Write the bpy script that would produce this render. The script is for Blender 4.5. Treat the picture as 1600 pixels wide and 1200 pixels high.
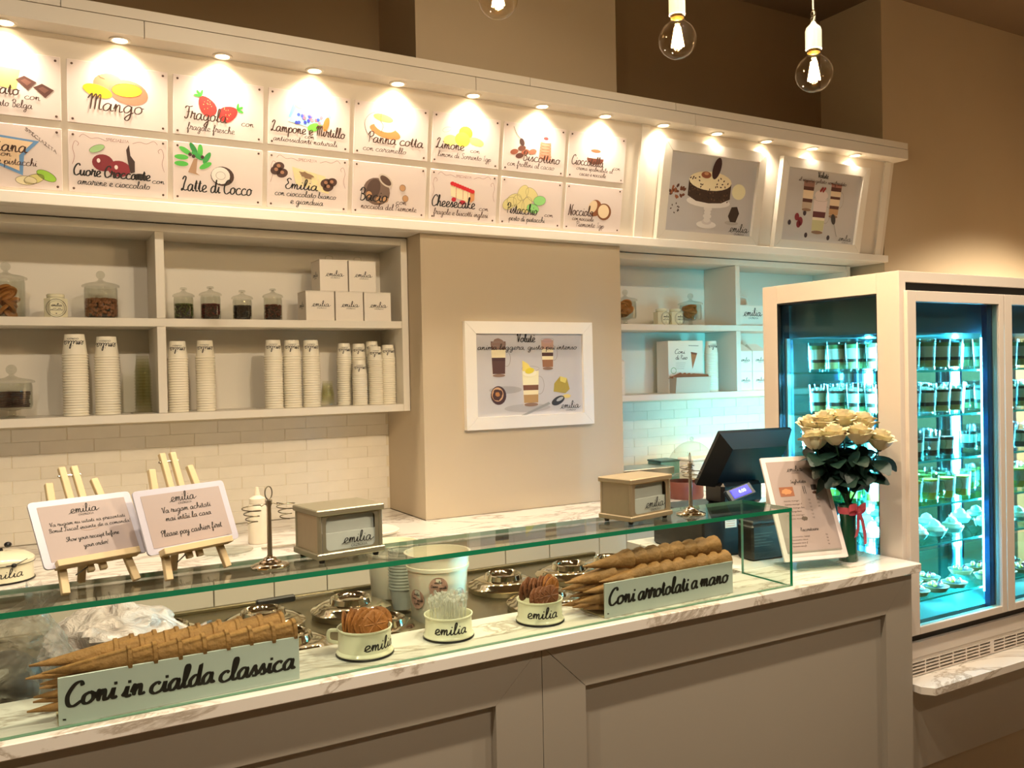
import bpy, math, random
from mathutils import Vector, Matrix
R = math.radians
PI = math.pi
S = bpy.context.scene
C = S.collection
for o in list(bpy.data.objects): bpy.data.objects.remove(o)
random.seed(7)

def lin(c): return tuple(((v/255)/12.92 if v/255 <= .04045 else ((v/255+.055)/1.055)**2.4) for v in c)

# ------------------------------------------------------------------ camera
yaw, pitch, roll = R(29.51489), R(-.79724), R(-1.16182)
f = Vector((math.sin(yaw)*math.cos(pitch), math.cos(yaw)*math.cos(pitch), math.sin(pitch)))
r0 = Vector((math.cos(yaw), -math.sin(yaw), 0)); u0 = r0.cross(f)
cr, sr = math.cos(roll), math.sin(roll)
rr = r0*cr+u0*sr; uu = u0*cr-r0*sr
cam = bpy.data.cameras.new('camera'); co = bpy.data.objects.new('camera', cam); C.objects.link(co)
cam.sensor_width = 36; cam.lens = 36*1352.13/1600; cam.clip_start = .05
m = Matrix((rr, uu, -f)).transposed().to_4x4(); m.translation = Vector((0, 0, 1.67)); co.matrix_world = m
S.camera = co
# ------------------------------------------------------------------ light
S.view_settings.view_transform = 'Standard'; S.view_settings.look = 'None'
S.view_settings.gamma = 1; S.view_settings.use_curve_mapping = False
S.view_settings.exposure = 0.30
S.cycles.max_bounces = 8; S.cycles.transparent_max_bounces = 40; S.cycles.caustics_reflective = False
S.cycles.caustics_refractive = False; S.cycles.sample_clamp_indirect = 4; S.cycles.blur_glossy = .6
w = bpy.data.worlds.new('world'); S.world = w; w.use_nodes = True
w.node_tree.nodes['Background'].inputs[0].default_value = (.5, .36, .22, 1)
w.node_tree.nodes['Background'].inputs[1].default_value = .12
WARM = (1.0, .83, .61)
SPOT_W, PEND_W, ROOM_W, BACK_W, FL_W, FRIDGE_E = 18.0, 32.0, 135.0, 190.0, 12.0, 320.0
SPOT_X = [-.02+.3637*i for i in range(13)]
def area(name, loc, size, energy, color, rot=(0, 0, 0), sy=None):
    l = bpy.data.lights.new(name, 'AREA'); l.energy = energy; l.color = color; l.size = size
    if sy: l.shape = 'RECTANGLE'; l.size_y = sy
    o = bpy.data.objects.new(name, l); C.objects.link(o); o.location = loc; o.rotation_euler = rot; return o
# warm ceiling lamps of the shop, over and behind the customer
def lamp(x, y, z, aim, energy, cone, blend=.7, r=.06):
    l = bpy.data.lights.new('ceiling_lamp_light', 'SPOT'); l.energy = energy; l.color = WARM; l.spot_size = R(cone); l.spot_blend = blend; l.shadow_soft_size = r
    o = bpy.data.objects.new('ceiling_lamp_light', l); C.objects.link(o); o.location = (x, y, z)
    o.rotation_euler = (Vector(aim)-Vector((x, y, z))).to_track_quat('-Z', 'Y').to_euler()
for x in (-1.0, .3, 1.6, 2.9): lamp(x, .85, 3.9, (x, .85, 0), ROOM_W, 118)
for x, k in ((-.4, 1), (1.5, 1), (3.4, .45)): lamp(x, -1.3, 3.85, (x+.1, 3.8, 1.15), BACK_W*k, 52, .6)
lamp(6.0, 1.7, 3.4, (5.8, 2.6, 0), 1400, 104)

# ------------------------------------------------------------------ materials
MT = {}
def mat(name, col=(200, 200, 200), rough=.5, metal=0, noise=0, scale=8, bump=0, emit=None, es=1, spec=.5, coat=0, trans=0, sub=0):
    if name in MT: return MT[name]
    m = bpy.data.materials.new(name); m.use_nodes = True; nt = m.node_tree; b = nt.nodes['Principled BSDF']
    c = lin(col)+(1,)
    b.inputs['Base Color'].default_value = c; b.inputs['Roughness'].default_value = rough
    b.inputs['Metallic'].default_value = metal; b.inputs['Specular IOR Level'].default_value = spec
    b.inputs['Coat Weight'].default_value = coat; b.inputs['Transmission Weight'].default_value = trans
    if emit: b.inputs['Emission Color'].default_value = lin(emit)+(1,); b.inputs['Emission Strength'].default_value = es
    if sub: b.inputs['Subsurface Weight'].default_value = sub; b.inputs['Subsurface Radius'].default_value = (.02, .01, .006)
    if noise or bump:
        tc = nt.nodes.new('ShaderNodeTexCoord'); n = nt.nodes.new('ShaderNodeTexNoise'); n.inputs['Scale'].default_value = scale
        n.inputs['Detail'].default_value = 5; nt.links.new(tc.outputs['Object'], n.inputs['Vector'])
        if noise:
            mx = nt.nodes.new('ShaderNodeMix'); mx.data_type = 'RGBA'
            mx.inputs[6].default_value = tuple(v*(1-noise) for v in c[:3])+(1,); mx.inputs[7].default_value = tuple(min(1, v*(1+noise)) for v in c[:3])+(1,)
            nt.links.new(n.outputs[0], mx.inputs[0]); nt.links.new(mx.outputs[2], b.inputs['Base Color'])
        if bump:
            bp = nt.nodes.new('ShaderNodeBump'); bp.inputs['Strength'].default_value = bump; bp.inputs['Distance'].default_value = .01
            nt.links.new(n.outputs[0], bp.inputs['Height']); nt.links.new(bp.outputs[0], b.inputs['Normal'])
    MT[name] = m; return m
def glass(name, tint=(255, 255, 255), rough=.02, ior=1.45, boost=1.0):
    if name in MT: return MT[name]
    m = bpy.data.materials.new(name); m.use_nodes = True; nt = m.node_tree; nt.nodes.clear()
    out = nt.nodes.new('ShaderNodeOutputMaterial'); t = nt.nodes.new('ShaderNodeBsdfTransparent'); g = nt.nodes.new('ShaderNodeBsdfGlossy')
    mx = nt.nodes.new('ShaderNodeMixShader'); ge = nt.nodes.new('ShaderNodeNewGeometry')
    dt = nt.nodes.new('ShaderNodeVectorMath'); dt.operation = 'DOT_PRODUCT'; nt.links.new(ge.outputs['Incoming'], dt.inputs[0]); nt.links.new(ge.outputs['Normal'], dt.inputs[1])
    def M(op, a, b=None):
        n = nt.nodes.new('ShaderNodeMath'); n.operation = op
        if isinstance(a, (int, float)): n.inputs[0].default_value = a
        else: nt.links.new(a, n.inputs[0])
        if b is not None: n.inputs[1].default_value = b
        return n.outputs[0]
    f0 = ((ior-1)/(ior+1))**2*boost
    p = M('POWER', M('SUBTRACT', 1.0, None), 5.0); sub = p.node.inputs[0].links[0].from_node
    nt.links.new(M('ABSOLUTE', dt.outputs['Value']), sub.inputs[1])
    fac = M('ADD', M('MULTIPLY', p, 1-f0), f0)
    t.inputs[0].default_value = lin(tint)+(1,); g.inputs['Roughness'].default_value = rough
    nt.links.new(fac, mx.inputs[0])
    nt.links.new(t.outputs[0], mx.inputs[1]); nt.links.new(g.outputs[0], mx.inputs[2]); nt.links.new(mx.outputs[0], out.inputs[0])
    MT[name] = m; return m
def marble(name, base, vein, scale=3.0, amt=.06):
    m = bpy.data.materials.new(name); m.use_nodes = True; nt = m.node_tree; b = nt.nodes['Principled BSDF']
    tc = nt.nodes.new('ShaderNodeTexCoord'); mp = nt.nodes.new('ShaderNodeMapping'); mp.inputs['Rotation'].default_value = (0, 0, .7); mp.inputs['Scale'].default_value = (1, 2.4, 1.6)
    n = nt.nodes.new('ShaderNodeTexNoise'); n.inputs['Scale'].default_value = scale; n.inputs['Detail'].default_value = 9; n.inputs['Roughness'].default_value = .62; n.inputs['Distortion'].default_value = 1.2
    rp = nt.nodes.new('ShaderNodeValToRGB'); e = rp.color_ramp.elements
    e[0].position = .5-amt; e[0].color = lin(base)+(1,); e[1].position = .5+amt*.55; e[1].color = lin(base)+(1,)
    k = e.new(.5); k.color = lin(vein)+(1,)
    nt.links.new(tc.outputs['Object'], mp.inputs[0]); nt.links.new(mp.outputs[0], n.inputs['Vector']); nt.links.new(n.outputs[0], rp.inputs[0]); nt.links.new(rp.outputs[0], b.inputs['Base Color'])
    b.inputs['Roughness'].default_value = .16; MT[name] = m; return m
WHITE = mat('white_paint', (226, 220, 208), .45)
WHITE2 = mat('white_laminate', (228, 222, 212), .35)
BOARDW = mat('board_paint', (220, 210, 196), .5)
WALL = mat('beige_wall_paint', (196, 178, 150), .7, noise=.04, scale=3)
WALLP = mat('pillar_paint', (192, 176, 150), .7, noise=.03, scale=3)
COUNTER = mat('counter_paint', (156, 148, 136), .5, noise=.03, scale=2)
SEAM = mat('dark_seam', (60, 50, 40), .8)
TILE = mat('glazed_tile', (232, 224, 208), .12, noise=.05, scale=14, bump=.12)
GROUT = mat('tile_grout', (222, 210, 184), .8)
MARB = marble('white_marble', (226, 220, 212), (178, 166, 152), 1.7, .03)
MARB2 = marble('back_marble', (226, 222, 216), (176, 168, 160), 2.2, .05)
STEEL = mat('brushed_steel', (190, 182, 165), .28, 1, noise=.05, scale=30)
CHROME = mat('polished_steel', (225, 215, 195), .07, 1)
BRASSY = mat('satin_steel', (206, 190, 160), .34, .75, noise=.05, scale=60)
DSTEEL = mat('steel_edge', (120, 112, 92), .35, 1)
BLACK = mat('black_plastic', (14, 14, 16), .35)
BLACK2 = mat('black_rubber', (18, 17, 16), .6)
INK = mat('black_ink', (22, 16, 14), .6)
INKB = mat('brown_ink', (70, 42, 30), .6)
PANEL = mat('menu_plate_white', (226, 212, 208), .35)
CREAM = mat('cream_enamel', (232, 228, 200), .22, coat=.3)
CUP = mat('cup_paper', (240, 234, 216), .5)
PLAST = mat('white_plastic', (235, 230, 212), .35, sub=.1)
GLS = glass('clear_glass', (248, 252, 250))
GJAR = glass('jar_glass', (244, 245, 242), boost=2.0)
GPANE = glass('pane_glass', (248, 253, 250))
GFR = glass('fridge_glass', (225, 246, 248))
GEDGE = mat('green_glass_edge', (12, 120, 84), .15, emit=(6, 120, 80), es=0.0, coat=.5)
GEDGE2 = mat('thin_glass_edge', (120, 160, 140), .2)
WOOD = mat('pine_wood', (204, 182, 142), .55, noise=.12, scale=20)
WAFER = mat('wafer', (156, 110, 60), .7, noise=.4, scale=45, bump=.9)
WAFER2 = mat('rolled_wafer', (140, 98, 52), .65, noise=.35, scale=40, bump=.8)
BISC = mat('biscuit_amber', (150, 90, 38), .6, noise=.25, scale=60, bump=.6)
BISC2 = mat('biscuit_brown', (116, 66, 38), .6, noise=.25, scale=60, bump=.6)
SIGNM = mat('sign_frost', (206, 212, 208), .25)
PINKC = mat('card_pink', (160, 146, 143), .5)
LAM = mat('laminate_edge', (184, 182, 196), .3)
FRW = mat('fridge_white', (218, 206, 194), .35)
FRD = mat('fridge_gasket', (22, 24, 26), .4)
FLOORM = mat('floor_tile', (120, 100, 80), .4, noise=.1, scale=4)

ORD = 'first second third fourth fifth sixth seventh eighth ninth tenth eleventh twelfth thirteenth fourteenth fifteenth sixteenth seventeenth eighteenth nineteenth twentieth'.split()
ORD += ['twenty-'+k for k in ORD[:9]]+['thirtieth']
# ------------------------------------------------------------------ mesh builder
class MB:
    def __init__(s): s.v = []; s.f = []; s.m = []; s.mats = []; s.sm = []
    def mi(s, m):
        if m not in s.mats: s.mats.append(m)
        return s.mats.index(m)
    def add(s, vs, fs, m, T=None, smooth=False):
        n = len(s.v); k = s.mi(m)
        s.v += [tuple(T @ Vector(p)) if T else tuple(p) for p in vs]
        s.f += [tuple(i+n for i in q) for q in fs]; s.m += [k]*len(fs); s.sm += [smooth]*len(fs); return s
    def box(s, a, b, m, T=None, ch=0):
        x0, y0, z0 = a; x1, y1, z1 = b
        if ch:
            c = min(ch, (x1-x0)*.45, (y1-y0)*.45, (z1-z0)*.45); vs = []; 
            # chamfered box: 24 vertices
            P = {}
            for i, X in enumerate((x0, x1)):
                for j, Y in enumerate((y0, y1)):
                    for k, Z in enumerate((z0, z1)):
                        sx, sy, sz = (1, -1)[i], (1, -1)[j], (1, -1)[k]
                        P[i, j, k, 0] = len(vs); vs.append((X, Y+sy*c, Z+sz*c))
                        P[i, j, k, 1] = len(vs); vs.append((X+sx*c, Y, Z+sz*c))
                        P[i, j, k, 2] = len(vs); vs.append((X+sx*c, Y+sy*c, Z))
            F = []
            for i in (0, 1):
                q = [P[i, 0, 0, 0], P[i, 1, 0, 0], P[i, 1, 1, 0], P[i, 0, 1, 0]]; F.append(q if i else q[::-1])
                q = [P[0, i, 0, 1], P[1, i, 0, 1], P[1, i, 1, 1], P[0, i, 1, 1]]; F.append(q[::-1] if i else q)
                q = [P[0, 0, i, 2], P[1, 0, i, 2], P[1, 1, i, 2], P[0, 1, i, 2]]; F.append(q if i else q[::-1])
            for a_ in (0, 1):
                for b_ in (0, 1):
                    F.append([P[a_, b_, 0, 0], P[a_, b_, 1, 0], P[a_, b_, 1, 1], P[a_, b_, 0, 1]])
                    F.append([P[a_, 0, b_, 0], P[a_, 1, b_, 0], P[a_, 1, b_, 2], P[a_, 0, b_, 2]])
                    F.append([P[0, a_, b_, 1], P[1, a_, b_, 1], P[1, a_, b_, 2], P[0, a_, b_, 2]])
            for k in P:
                if k[3] == 0: F.append([P[k[:3]+(0,)], P[k[:3]+(1,)], P[k[:3]+(2,)]])
            return s.add(vs, F, m, T)
        vs = [(x0, y0, z0), (x1, y0, z0), (x1, y1, z0), (x0, y1, z0), (x0, y0, z1), (x1, y0, z1), (x1, y1, z1), (x0, y1, z1)]
        return s.add(vs, [(0, 3, 2, 1), (4, 5, 6, 7), (0, 1, 5, 4), (1, 2, 6, 5), (2, 3, 7, 6), (3, 0, 4, 7)], m, T)
    def lathe(s, prof, m, n=28, T=None, a0=0, a1=2*PI, smooth=True):
        full = abs(a1-a0-2*PI) < 1e-6; cols = n if full else n+1; vs = []; fs = []
        for i in range(cols):
            a = a0+(a1-a0)*i/n
            for (q, z) in prof: vs.append((q*math.cos(a), q*math.sin(a), z))
        L = len(prof)
        for i in range(n):
            j = (i+1) % cols
            for k in range(L-1):
                if prof[k][0] < 1e-6 and prof[k+1][0] < 1e-6: continue
                if prof[k][0] < 1e-6: fs.append((i*L+k, j*L+k+1, i*L+k+1))
                elif prof[k+1][0] < 1e-6: fs.append((i*L+k, j*L+k, i*L+k+1))
                else: fs.append((i*L+k, j*L+k, j*L+k+1, i*L+k+1))
        return s.add(vs, fs, m, T, smooth)
    def tube(s, pts, r, m, n=8, T=None, closed=False, caps=True):
        P = [Vector(p) for p in pts]; L = len(P); vs = []; fs = []; up = Vector((0, 0, 1)); prev = None
        rs = r if isinstance(r, (list, tuple)) else [r]*L
        for i in range(L):
            if closed: t = P[(i+1) % L]-P[i-1]
            else: t = P[min(i+1, L-1)]-P[max(i-1, 0)]
            t.normalize()
            if prev is None:
                a = t.cross(up)
                if a.length < .01: a = t.cross(Vector((1, 0, 0)))
            else: a = prev-t*prev.dot(t)
            a.normalize(); prev = a; b = t.cross(a)
            for k in range(n):
                q = 2*PI*k/n; vs.append(P[i]+(a*math.cos(q)+b*math.sin(q))*rs[i])
        for i in range(L if closed else L-1):
            j = (i+1) % L
            for k in range(n): fs.append((i*n+k, i*n+(k+1) % n, j*n+(k+1) % n, j*n+k))
        if caps and not closed: fs.append(tuple(range(n))[::-1]); fs.append(tuple(range((L-1)*n, L*n)))
        return s.add(vs, fs, m, T, True)
    def prism(s, poly, z0, z1, m, T=None, smooth=False):
        n = len(poly); vs = [(x, y, z0) for x, y in poly]+[(x, y, z1) for x, y in poly]
        fs = [tuple(range(n))[::-1], tuple(range(n, 2*n))]+[(i, (i+1) % n, n+(i+1) % n, n+i) for i in range(n)]
        return s.add(vs, fs, m, T, smooth)
    def sphere(s, c, r, m, n=12, T=None, sc=(1, 1, 1)):
        prof = [(r*math.sin(PI*i/(n//2+2)), -r*math.cos(PI*i/(n//2+2))) for i in range(n//2+3)]
        prof[0] = (0, -r); prof[-1] = (0, r)
        M = Matrix.Translation(c) @ Matrix.Diagonal((*sc, 1))
        return s.lathe(prof, m, n, (T @ M) if T else M)
def mesh(name, mb):
    me = bpy.data.meshes.new(name); me.from_pydata(mb.v, [], mb.f)
    for m_ in mb.mats: me.materials.append(m_)
    me.polygons.foreach_set('material_index', mb.m); me.polygons.foreach_set('use_smooth', mb.sm)
    if any(mb.sm): me.set_sharp_from_angle(angle=R(38))
    me.update(); return me
def obj(name, mb, parent=None, loc=None, rot=None):
    o = bpy.data.objects.new(name, mesh(name, mb)); C.objects.link(o)
    if parent is not None: o.parent = parent
    if loc: o.location = loc
    if rot: o.rotation_euler = rot
    return o
def tag(o, label, cat, group=None, kind=None):
    o['label'] = label; o['category'] = cat
    if group: o['group'] = group
    if kind: o['kind'] = kind
    return o
def thing(name, label, cat, loc=(0, 0, 0), rz=0, group=None):
    o = bpy.data.objects.new(name, None); C.objects.link(o); o.empty_display_size = .05
    o.location = loc; o.rotation_euler = (0, 0, rz); return tag(o, label, cat, group)
def struct(name, mb, parent=None):
    o = obj(name, mb, parent)
    if parent is None: o['kind'] = 'structure'
    return o
def dup(root, loc=None, rz=None, label=None, group=None):
    def cp(o, p):
        c = o.copy(); C.objects.link(c)
        if p is not None: c.parent = p
        for ch in o.children: cp(ch, c)
        return c
    c = cp(root, None)
    if loc is not None: c.location = loc
    if rz is not None: c.rotation_euler = (c.rotation_euler[0], c.rotation_euler[1], rz)
    if label: c['label'] = label
    if group: c['group'] = group
    return c
def flat(origin, ux, uy, off=.0):
    o = Vector(origin); ux = Vector(ux).normalized(); uy = Vector(uy).normalized(); n = ux.cross(uy)
    return lambda x, y, h=0.0: o+ux*x+uy*y+n*(off+h)
def onyl(cx, cy, z0, r, a0, flip=1):   # on an upright cylinder; x runs to the right seen from outside
    return lambda x, y, h=0.0: Vector((cx+(r+h)*math.cos(a0+x/r), cy+(r+h)*math.sin(a0+x/r), z0+y))

# ------------------------------------------------------------------ handwriting
G = {
'a': (1.2, [[(.85,.85),(.5,1.),(.12,.6),(.15,.12),(.45,0),(.75,.35),(.88,.95),(.86,.3),(1.0,.02),(1.22,.15)]]),
'b': (1.0, [[(0,.15),(.3,1.0),(.45,1.8),(.33,2.1),(.2,1.7),(.2,.3),(.45,0),(.8,.25),(.78,.75),(.5,.9),(1.02,.75)]]),
'c': (1.0, [[(.85,.8),(.55,1.),(.15,.7),(.1,.25),(.4,0),(.75,.05),(1.02,.18)]]),
'd': (1.2, [[(.85,.85),(.5,1.),(.12,.6),(.15,.12),(.45,0),(.78,.4),(.93,2.0),(.88,.3),(1.02,.02),(1.22,.15)]]),
'e': (.98, [[(0,.12),(.35,.35),(.75,.68),(.6,1.),(.3,.92),(.12,.5),(.25,.08),(.6,0),(1.0,.18)]]),
'f': (.8, [[(0,.1),(.35,.9),(.6,1.8),(.45,2.1),(.3,1.7),(.28,0),(.25,-.8),(.4,-1.),(.5,-.5),(.35,.1),(.82,.15)]]),
'g': (1.15, [[(.85,.85),(.5,1.),(.12,.6),(.15,.15),(.45,.02),(.78,.4),(.88,.95),(.85,-.5),(.6,-1.),(.3,-.8),(.6,-.3),(1.17,.15)]]),
'h': (1.08, [[(0,.1),(.33,1.),(.45,1.9),(.32,2.1),(.2,1.7),(.17,0)],[(.17,.3),(.45,.9),(.7,.92),(.77,.5),(.8,.08),(1.1,.15)]]),
'i': (.62, [[(0,.12),(.18,.5),(.28,.95),(.26,.3),(.38,.02),(.64,.15)],[(.36,1.38),(.42,1.48)]]),
'j': (.6, [[(0,.1),(.3,.95),(.3,-.6),(.1,-1.),(-.1,-.7),(.2,-.2),(.62,.15)],[(.36,1.38),(.42,1.48)]]),
'k': (1.0, [[(0,.1),(.33,1.),(.45,1.9),(.32,2.1),(.2,1.7),(.17,0)],[(.7,.95),(.22,.45),(.8,.03),(1.02,.15)]]),
'l': (.66, [[(0,.12),(.33,.9),(.5,1.8),(.38,2.12),(.22,1.8),(.2,.4),(.36,.02),(.68,.15)]]),
'm': (1.34, [[(0,.3),(.14,.9),(.2,.95),(.2,0)],[(.2,.35),(.4,.92),(.57,.85),(.6,0)],[(.6,.35),(.8,.92),(.97,.85),(1.0,.12),(1.12,.02),(1.36,.15)]]),
'n': (.98, [[(0,.3),(.14,.9),(.2,.95),(.2,0)],[(.2,.35),(.42,.92),(.6,.85),(.64,.12),(.76,.02),(1.0,.15)]]),
'o': (1.05, [[(.55,1.),(.15,.75),(.12,.2),(.45,0),(.82,.3),(.8,.8),(.55,1.),(.75,.85),(1.07,.8)]]),
'p': (1.0, [[(0,.2),(.2,.95),(.2,-1.)],[(.2,.4),(.5,.98),(.85,.7),(.8,.2),(.5,0),(.25,.15)]]),
'q': (1.1, [[(.85,.85),(.5,1.),(.12,.6),(.15,.12),(.45,0),(.78,.4),(.86,.95),(.86,-1.)]]),
'r': (.86, [[(0,.12),(.12,.6),(.16,1.24),(.26,1.0),(.38,.86),(.68,1.0),(.6,.5),(.64,.08),(.76,.02),(.88,.15)]]),
's': (.78, [[(0,.12),(.4,.98),(.45,.7),(.62,.3),(.5,.02),(.2,.08)],[(.5,.02),(.8,.15)]]),
't': (.66, [[(.05,.3),(.3,1.65),(.26,.4),(.4,.02),(.68,.15)],[(.02,1.15),(.58,1.25)]]),
'u': (1.05, [[(0,.4),(.12,.95),(.15,.2),(.4,0),(.68,.4),(.76,.95),(.75,.2),(.87,.02),(1.07,.15)]]),
'v': (.95, [[(0,.6),(.12,.95),(.35,.05),(.5,.05),(.75,.95),(.97,.85)]]),
'w': (1.15, [[(0,.6),(.1,.95),(.22,.08),(.38,.08),(.55,.8),(.65,.08),(.82,.1),(.95,.95),(1.17,.85)]]),
'y': (1.05, [[(0,.6),(.12,.95),(.2,.2),(.45,.08),(.7,.5),(.76,.95),(.7,-.6),(.4,-1),(.25,-.7),(.6,-.2),(1.07,.15)]]),
'z': (.9, [[(0,.85),(.3,1.),(.68,.9),(.1,.05),(.4,.1),(.92,.1)]]),
'C': (1.15, [[(1.05,1.7),(.85,2.1),(.4,1.85),(.05,1.0),(.18,.2),(.6,-.02),(1.15,.35)]]),
'M': (1.5, [[(-.1,1.4),(.12,1.85),(.3,1.95),(.3,0)],[(.3,1.3),(.6,2.0),(.75,1.8),(.75,0)],[(.75,1.3),(1.05,2.0),(1.2,1.8),(1.2,.2),(1.5,.15)]]),
'F': (1.0, [[(0,1.6),(.2,1.95),(.7,1.9),(1.2,2.05)],[(.62,1.95),(.55,.4),(.25,0),(0,.3)],[(.3,1.05),(.9,1.15)]]),
'L': (1.0, [[(0,1.6),(.3,2.1),(.58,1.9),(.38,1.),(.25,.2),(0,.0),(.1,.3),(.6,.05),(1.0,.2)]]),
'P': (.95, [[(.3,1.95),(.3,0)],[(0,1.4),(.3,2.0),(.85,1.95),(.88,1.3),(.35,.95)]]),
'B': (1.15, [[(.3,2.),(.28,0)],[(0,1.5),(.4,2.1),(.88,1.8),(.72,1.2),(.35,1.1),(.85,.9),(1.0,.4),(.6,0),(.2,.1)]]),
'N': (1.25, [[(0,.1),(.2,.1),(.3,1.9),(.35,1.95),(.85,.05),(.95,.1),(1.02,1.8),(1.3,2.1)]]),
'E': (1.0, [[(.9,1.8),(.6,2.1),(.25,1.8),(.5,1.15),(.15,.6),(.3,.05),(.7,0),(1.02,.3)]]),
'V': (1.1, [[(0,1.5),(.15,1.95),(.35,1.2),(.5,.05),(.7,.6),(.95,2.),(1.15,1.9)]]),
'S': (1.0, [[(.9,1.7),(.7,2.05),(.3,1.8),(.4,1.3),(.8,.8),(.7,.15),(.3,0),(0,.3)]]),
'I': (.8, [[(.1,1.8),(.7,2.05)],[(.42,2.),(.35,.1)],[(0,0),(.75,.08)]]),
'A': (1.1, [[(0,0),(.52,1.95)],[(.52,1.95),(.98,0)],[(.2,.8),(.82,.8)]]),
'R': (1.05, [[(.2,2),(.2,0)],[(0,1.8),(.5,2.05),(.85,1.6),(.3,1.0)],[(.3,1.),(.95,0)]]),
'T': (1.0, [[(0,1.95),(1,1.95)],[(.5,1.95),(.48,0)]]),
' ': (.6, []), '.': (.4, [[(.1,0),(.16,.06)]]), ',': (.4, [[(.15,.05),(.05,-.3)]]), '!': (.5, [[(.25,2.),(.2,.5)],[(.18,0),(.22,.08)]]), '-': (.6, [[(.05,.5),(.55,.55)]]),
"'": (.3, [[(.15,2.),(.1,1.6)]]), '1': (.7, [[(.1,1.5),(.4,2.),(.38,0)]]), '2': (.9, [[(.1,1.6),(.45,2.),(.75,1.5),(.1,.02),(.8,.02)]]), '5': (.9, [[(.8,2.),(.2,2.),(.15,1.2)],[(.15,1.2),(.7,1.1),(.7,.2),(.1,.1)]]), '0': (.95, [[(.5,2.),(.1,1.),(.45,0),(.82,1.),(.5,2.)]]),
}
for ch, base, st in (('è', 'e', [(.35,1.75),(.6,1.4)]), ('ù', 'u', [(.3,1.75),(.5,1.4)]), ('à', 'a', [(.3,1.75),(.55,1.4)]), ('î', 'i', [(.1,1.4),(.35,1.75),(.6,1.4)]), ('â', 'a', [(.25,1.35),(.5,1.7),(.75,1.35)])):
    G[ch] = (G[base][0], [G[base][1][0]]+[st])
def spline(p, k=4):
    if len(p) == 2: return list(p)
    out = []; q = [p[0]]+list(p)+[p[-1]]
    for i in range(1, len(q)-2):
        a, b, c, d = q[i-1], q[i], q[i+1], q[i+2]
        for j in range(k):
            t = j/k
            out.append(tuple(.5*(2*b[n]+(c[n]-a[n])*t+(2*a[n]-5*b[n]+4*c[n]-d[n])*t*t+(3*b[n]-a[n]-3*c[n]+d[n])*t**3) for n in (0, 1)))
    out.append(p[-1]); return out
def ribbon(mb, pts, wd, m, mp, h=0, nib=0):
    n = len(pts); V = []; 
    for i in range(n):
        a, b = pts[max(0, i-1)], pts[min(n-1, i+1)]; dx, dy = b[0]-a[0], b[1]-a[1]; L = math.hypot(dx, dy) or 1
        ww = wd*(1-nib+nib*2*abs(dy)/L)*.5
        if i in (0, n-1): ww *= .6
        px, py = -dy/L*ww, dx/L*ww
        V += [mp(pts[i][0]+px, pts[i][1]+py, h), mp(pts[i][0]-px, pts[i][1]-py, h)]
    mb.add(V, [(2*i, 2*i+1, 2*i+3, 2*i+2) for i in range(n-1)], m)
def twidth(s, xh, sx): return sum(G.get(c, G['o'])[0] for c in s)*xh*sx
def write(mb, s, mp, x, y, xh, wd, m=None, W=None, sx=1.0, align='l', slant=.12, slope=0, h=.0004, nib=.25, k=4):
    m = m or INK
    if W: sx = W/twidth(s, xh, 1)
    if align == 'c': x -= twidth(s, xh, sx)/2
    x0 = x
    for c in s:
        adv, st = G.get(c, G['o'])
        for p in st:
            if len(p) == 2 and abs(p[0][0]-p[1][0]) < .1 and abs(p[0][1]-p[1][1]) < .12:
                cx, cy = p[0]; P = [(x+(cx+slant*cy)*xh*sx-wd*.5, y+cy*xh), (x+(cx+slant*cy)*xh*sx+wd*.5, y+cy*xh)]
                P = [(a, b+slope*(a-x0)) for a, b in P]; ribbon(mb, P, wd*1.5, m, mp, h, 0); continue
            P = [(x+(a+slant*b)*xh*sx, y+b*xh) for a, b in spline(p, k)]
            P = [(a, b+slope*(a-x0)) for a, b in P]
            ribbon(mb, P, wd, m, mp, h, nib)
        x += adv*xh*sx
    return x
def logo(mb, mp, x, y, W, m=None, sub=True, k=4):
    xh = W/6.9; wd = xh*.16
    write(mb, 'emilia', mp, x+.35*xh, y, xh, wd, m, W=W-.9*xh, k=k)
    ribbon(mb, [(x-.1*xh, y-.1*xh), (x+.2*xh, y+.05*xh), (x+.5*xh, y+.3*xh)], wd*.8, m or INK, mp, .0004)
    ribbon(mb, spline([(x+W-.75*xh, y+.05*xh), (x+W-.3*xh, y+.3*xh), (x+W, y+.5*xh)]), wd*.8, m or INK, mp, .0004)
    if sub: write(mb, 'CREMERIA', mp, x+W*.28, y-.75*xh, xh*.2, wd*.45, m, W=W*.5, slant=0, k=1)
def poly(mb, pts, col, mp, h):
    c = col if not isinstance(col, tuple) else mat('print_%d_%d_%d' % col, col, .55)
    mb.add([mp(a, b, h) for a, b in pts], [tuple(range(len(pts)))], c)
def ell(mb, cx, cy, rx, ry, col, mp, h=.0004, rot=0, n=20, a0=0, a1=360, jit=0):
    pts = []
    for i in range(n):
        a = R(a0+(a1-a0)*i/(n if a1-a0 >= 360 else n-1)); j = 1+(random.random()-.5)*jit
        X, Y = rx*math.cos(a)*j, ry*math.sin(a)*j; c_, s_ = math.cos(R(rot)), math.sin(R(rot))
        pts.append((cx+X*c_-Y*s_, cy+X*s_+Y*c_))
    poly(mb, pts, col, mp, h)
def ring(mb, cx, cy, rx, ry, wd, m, mp, h=.0005, rot=0, a0=0, a1=360, n=24):
    pts = []
    for i in range(n+1):
        a = R(a0+(a1-a0)*i/n); X, Y = rx*math.cos(a), ry*math.sin(a); c_, s_ = math.cos(R(rot)), math.sin(R(rot))
        pts.append((cx+X*c_-Y*s_, cy+X*s_+Y*c_))
    ribbon(mb, pts, wd, m, mp, h)
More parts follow.
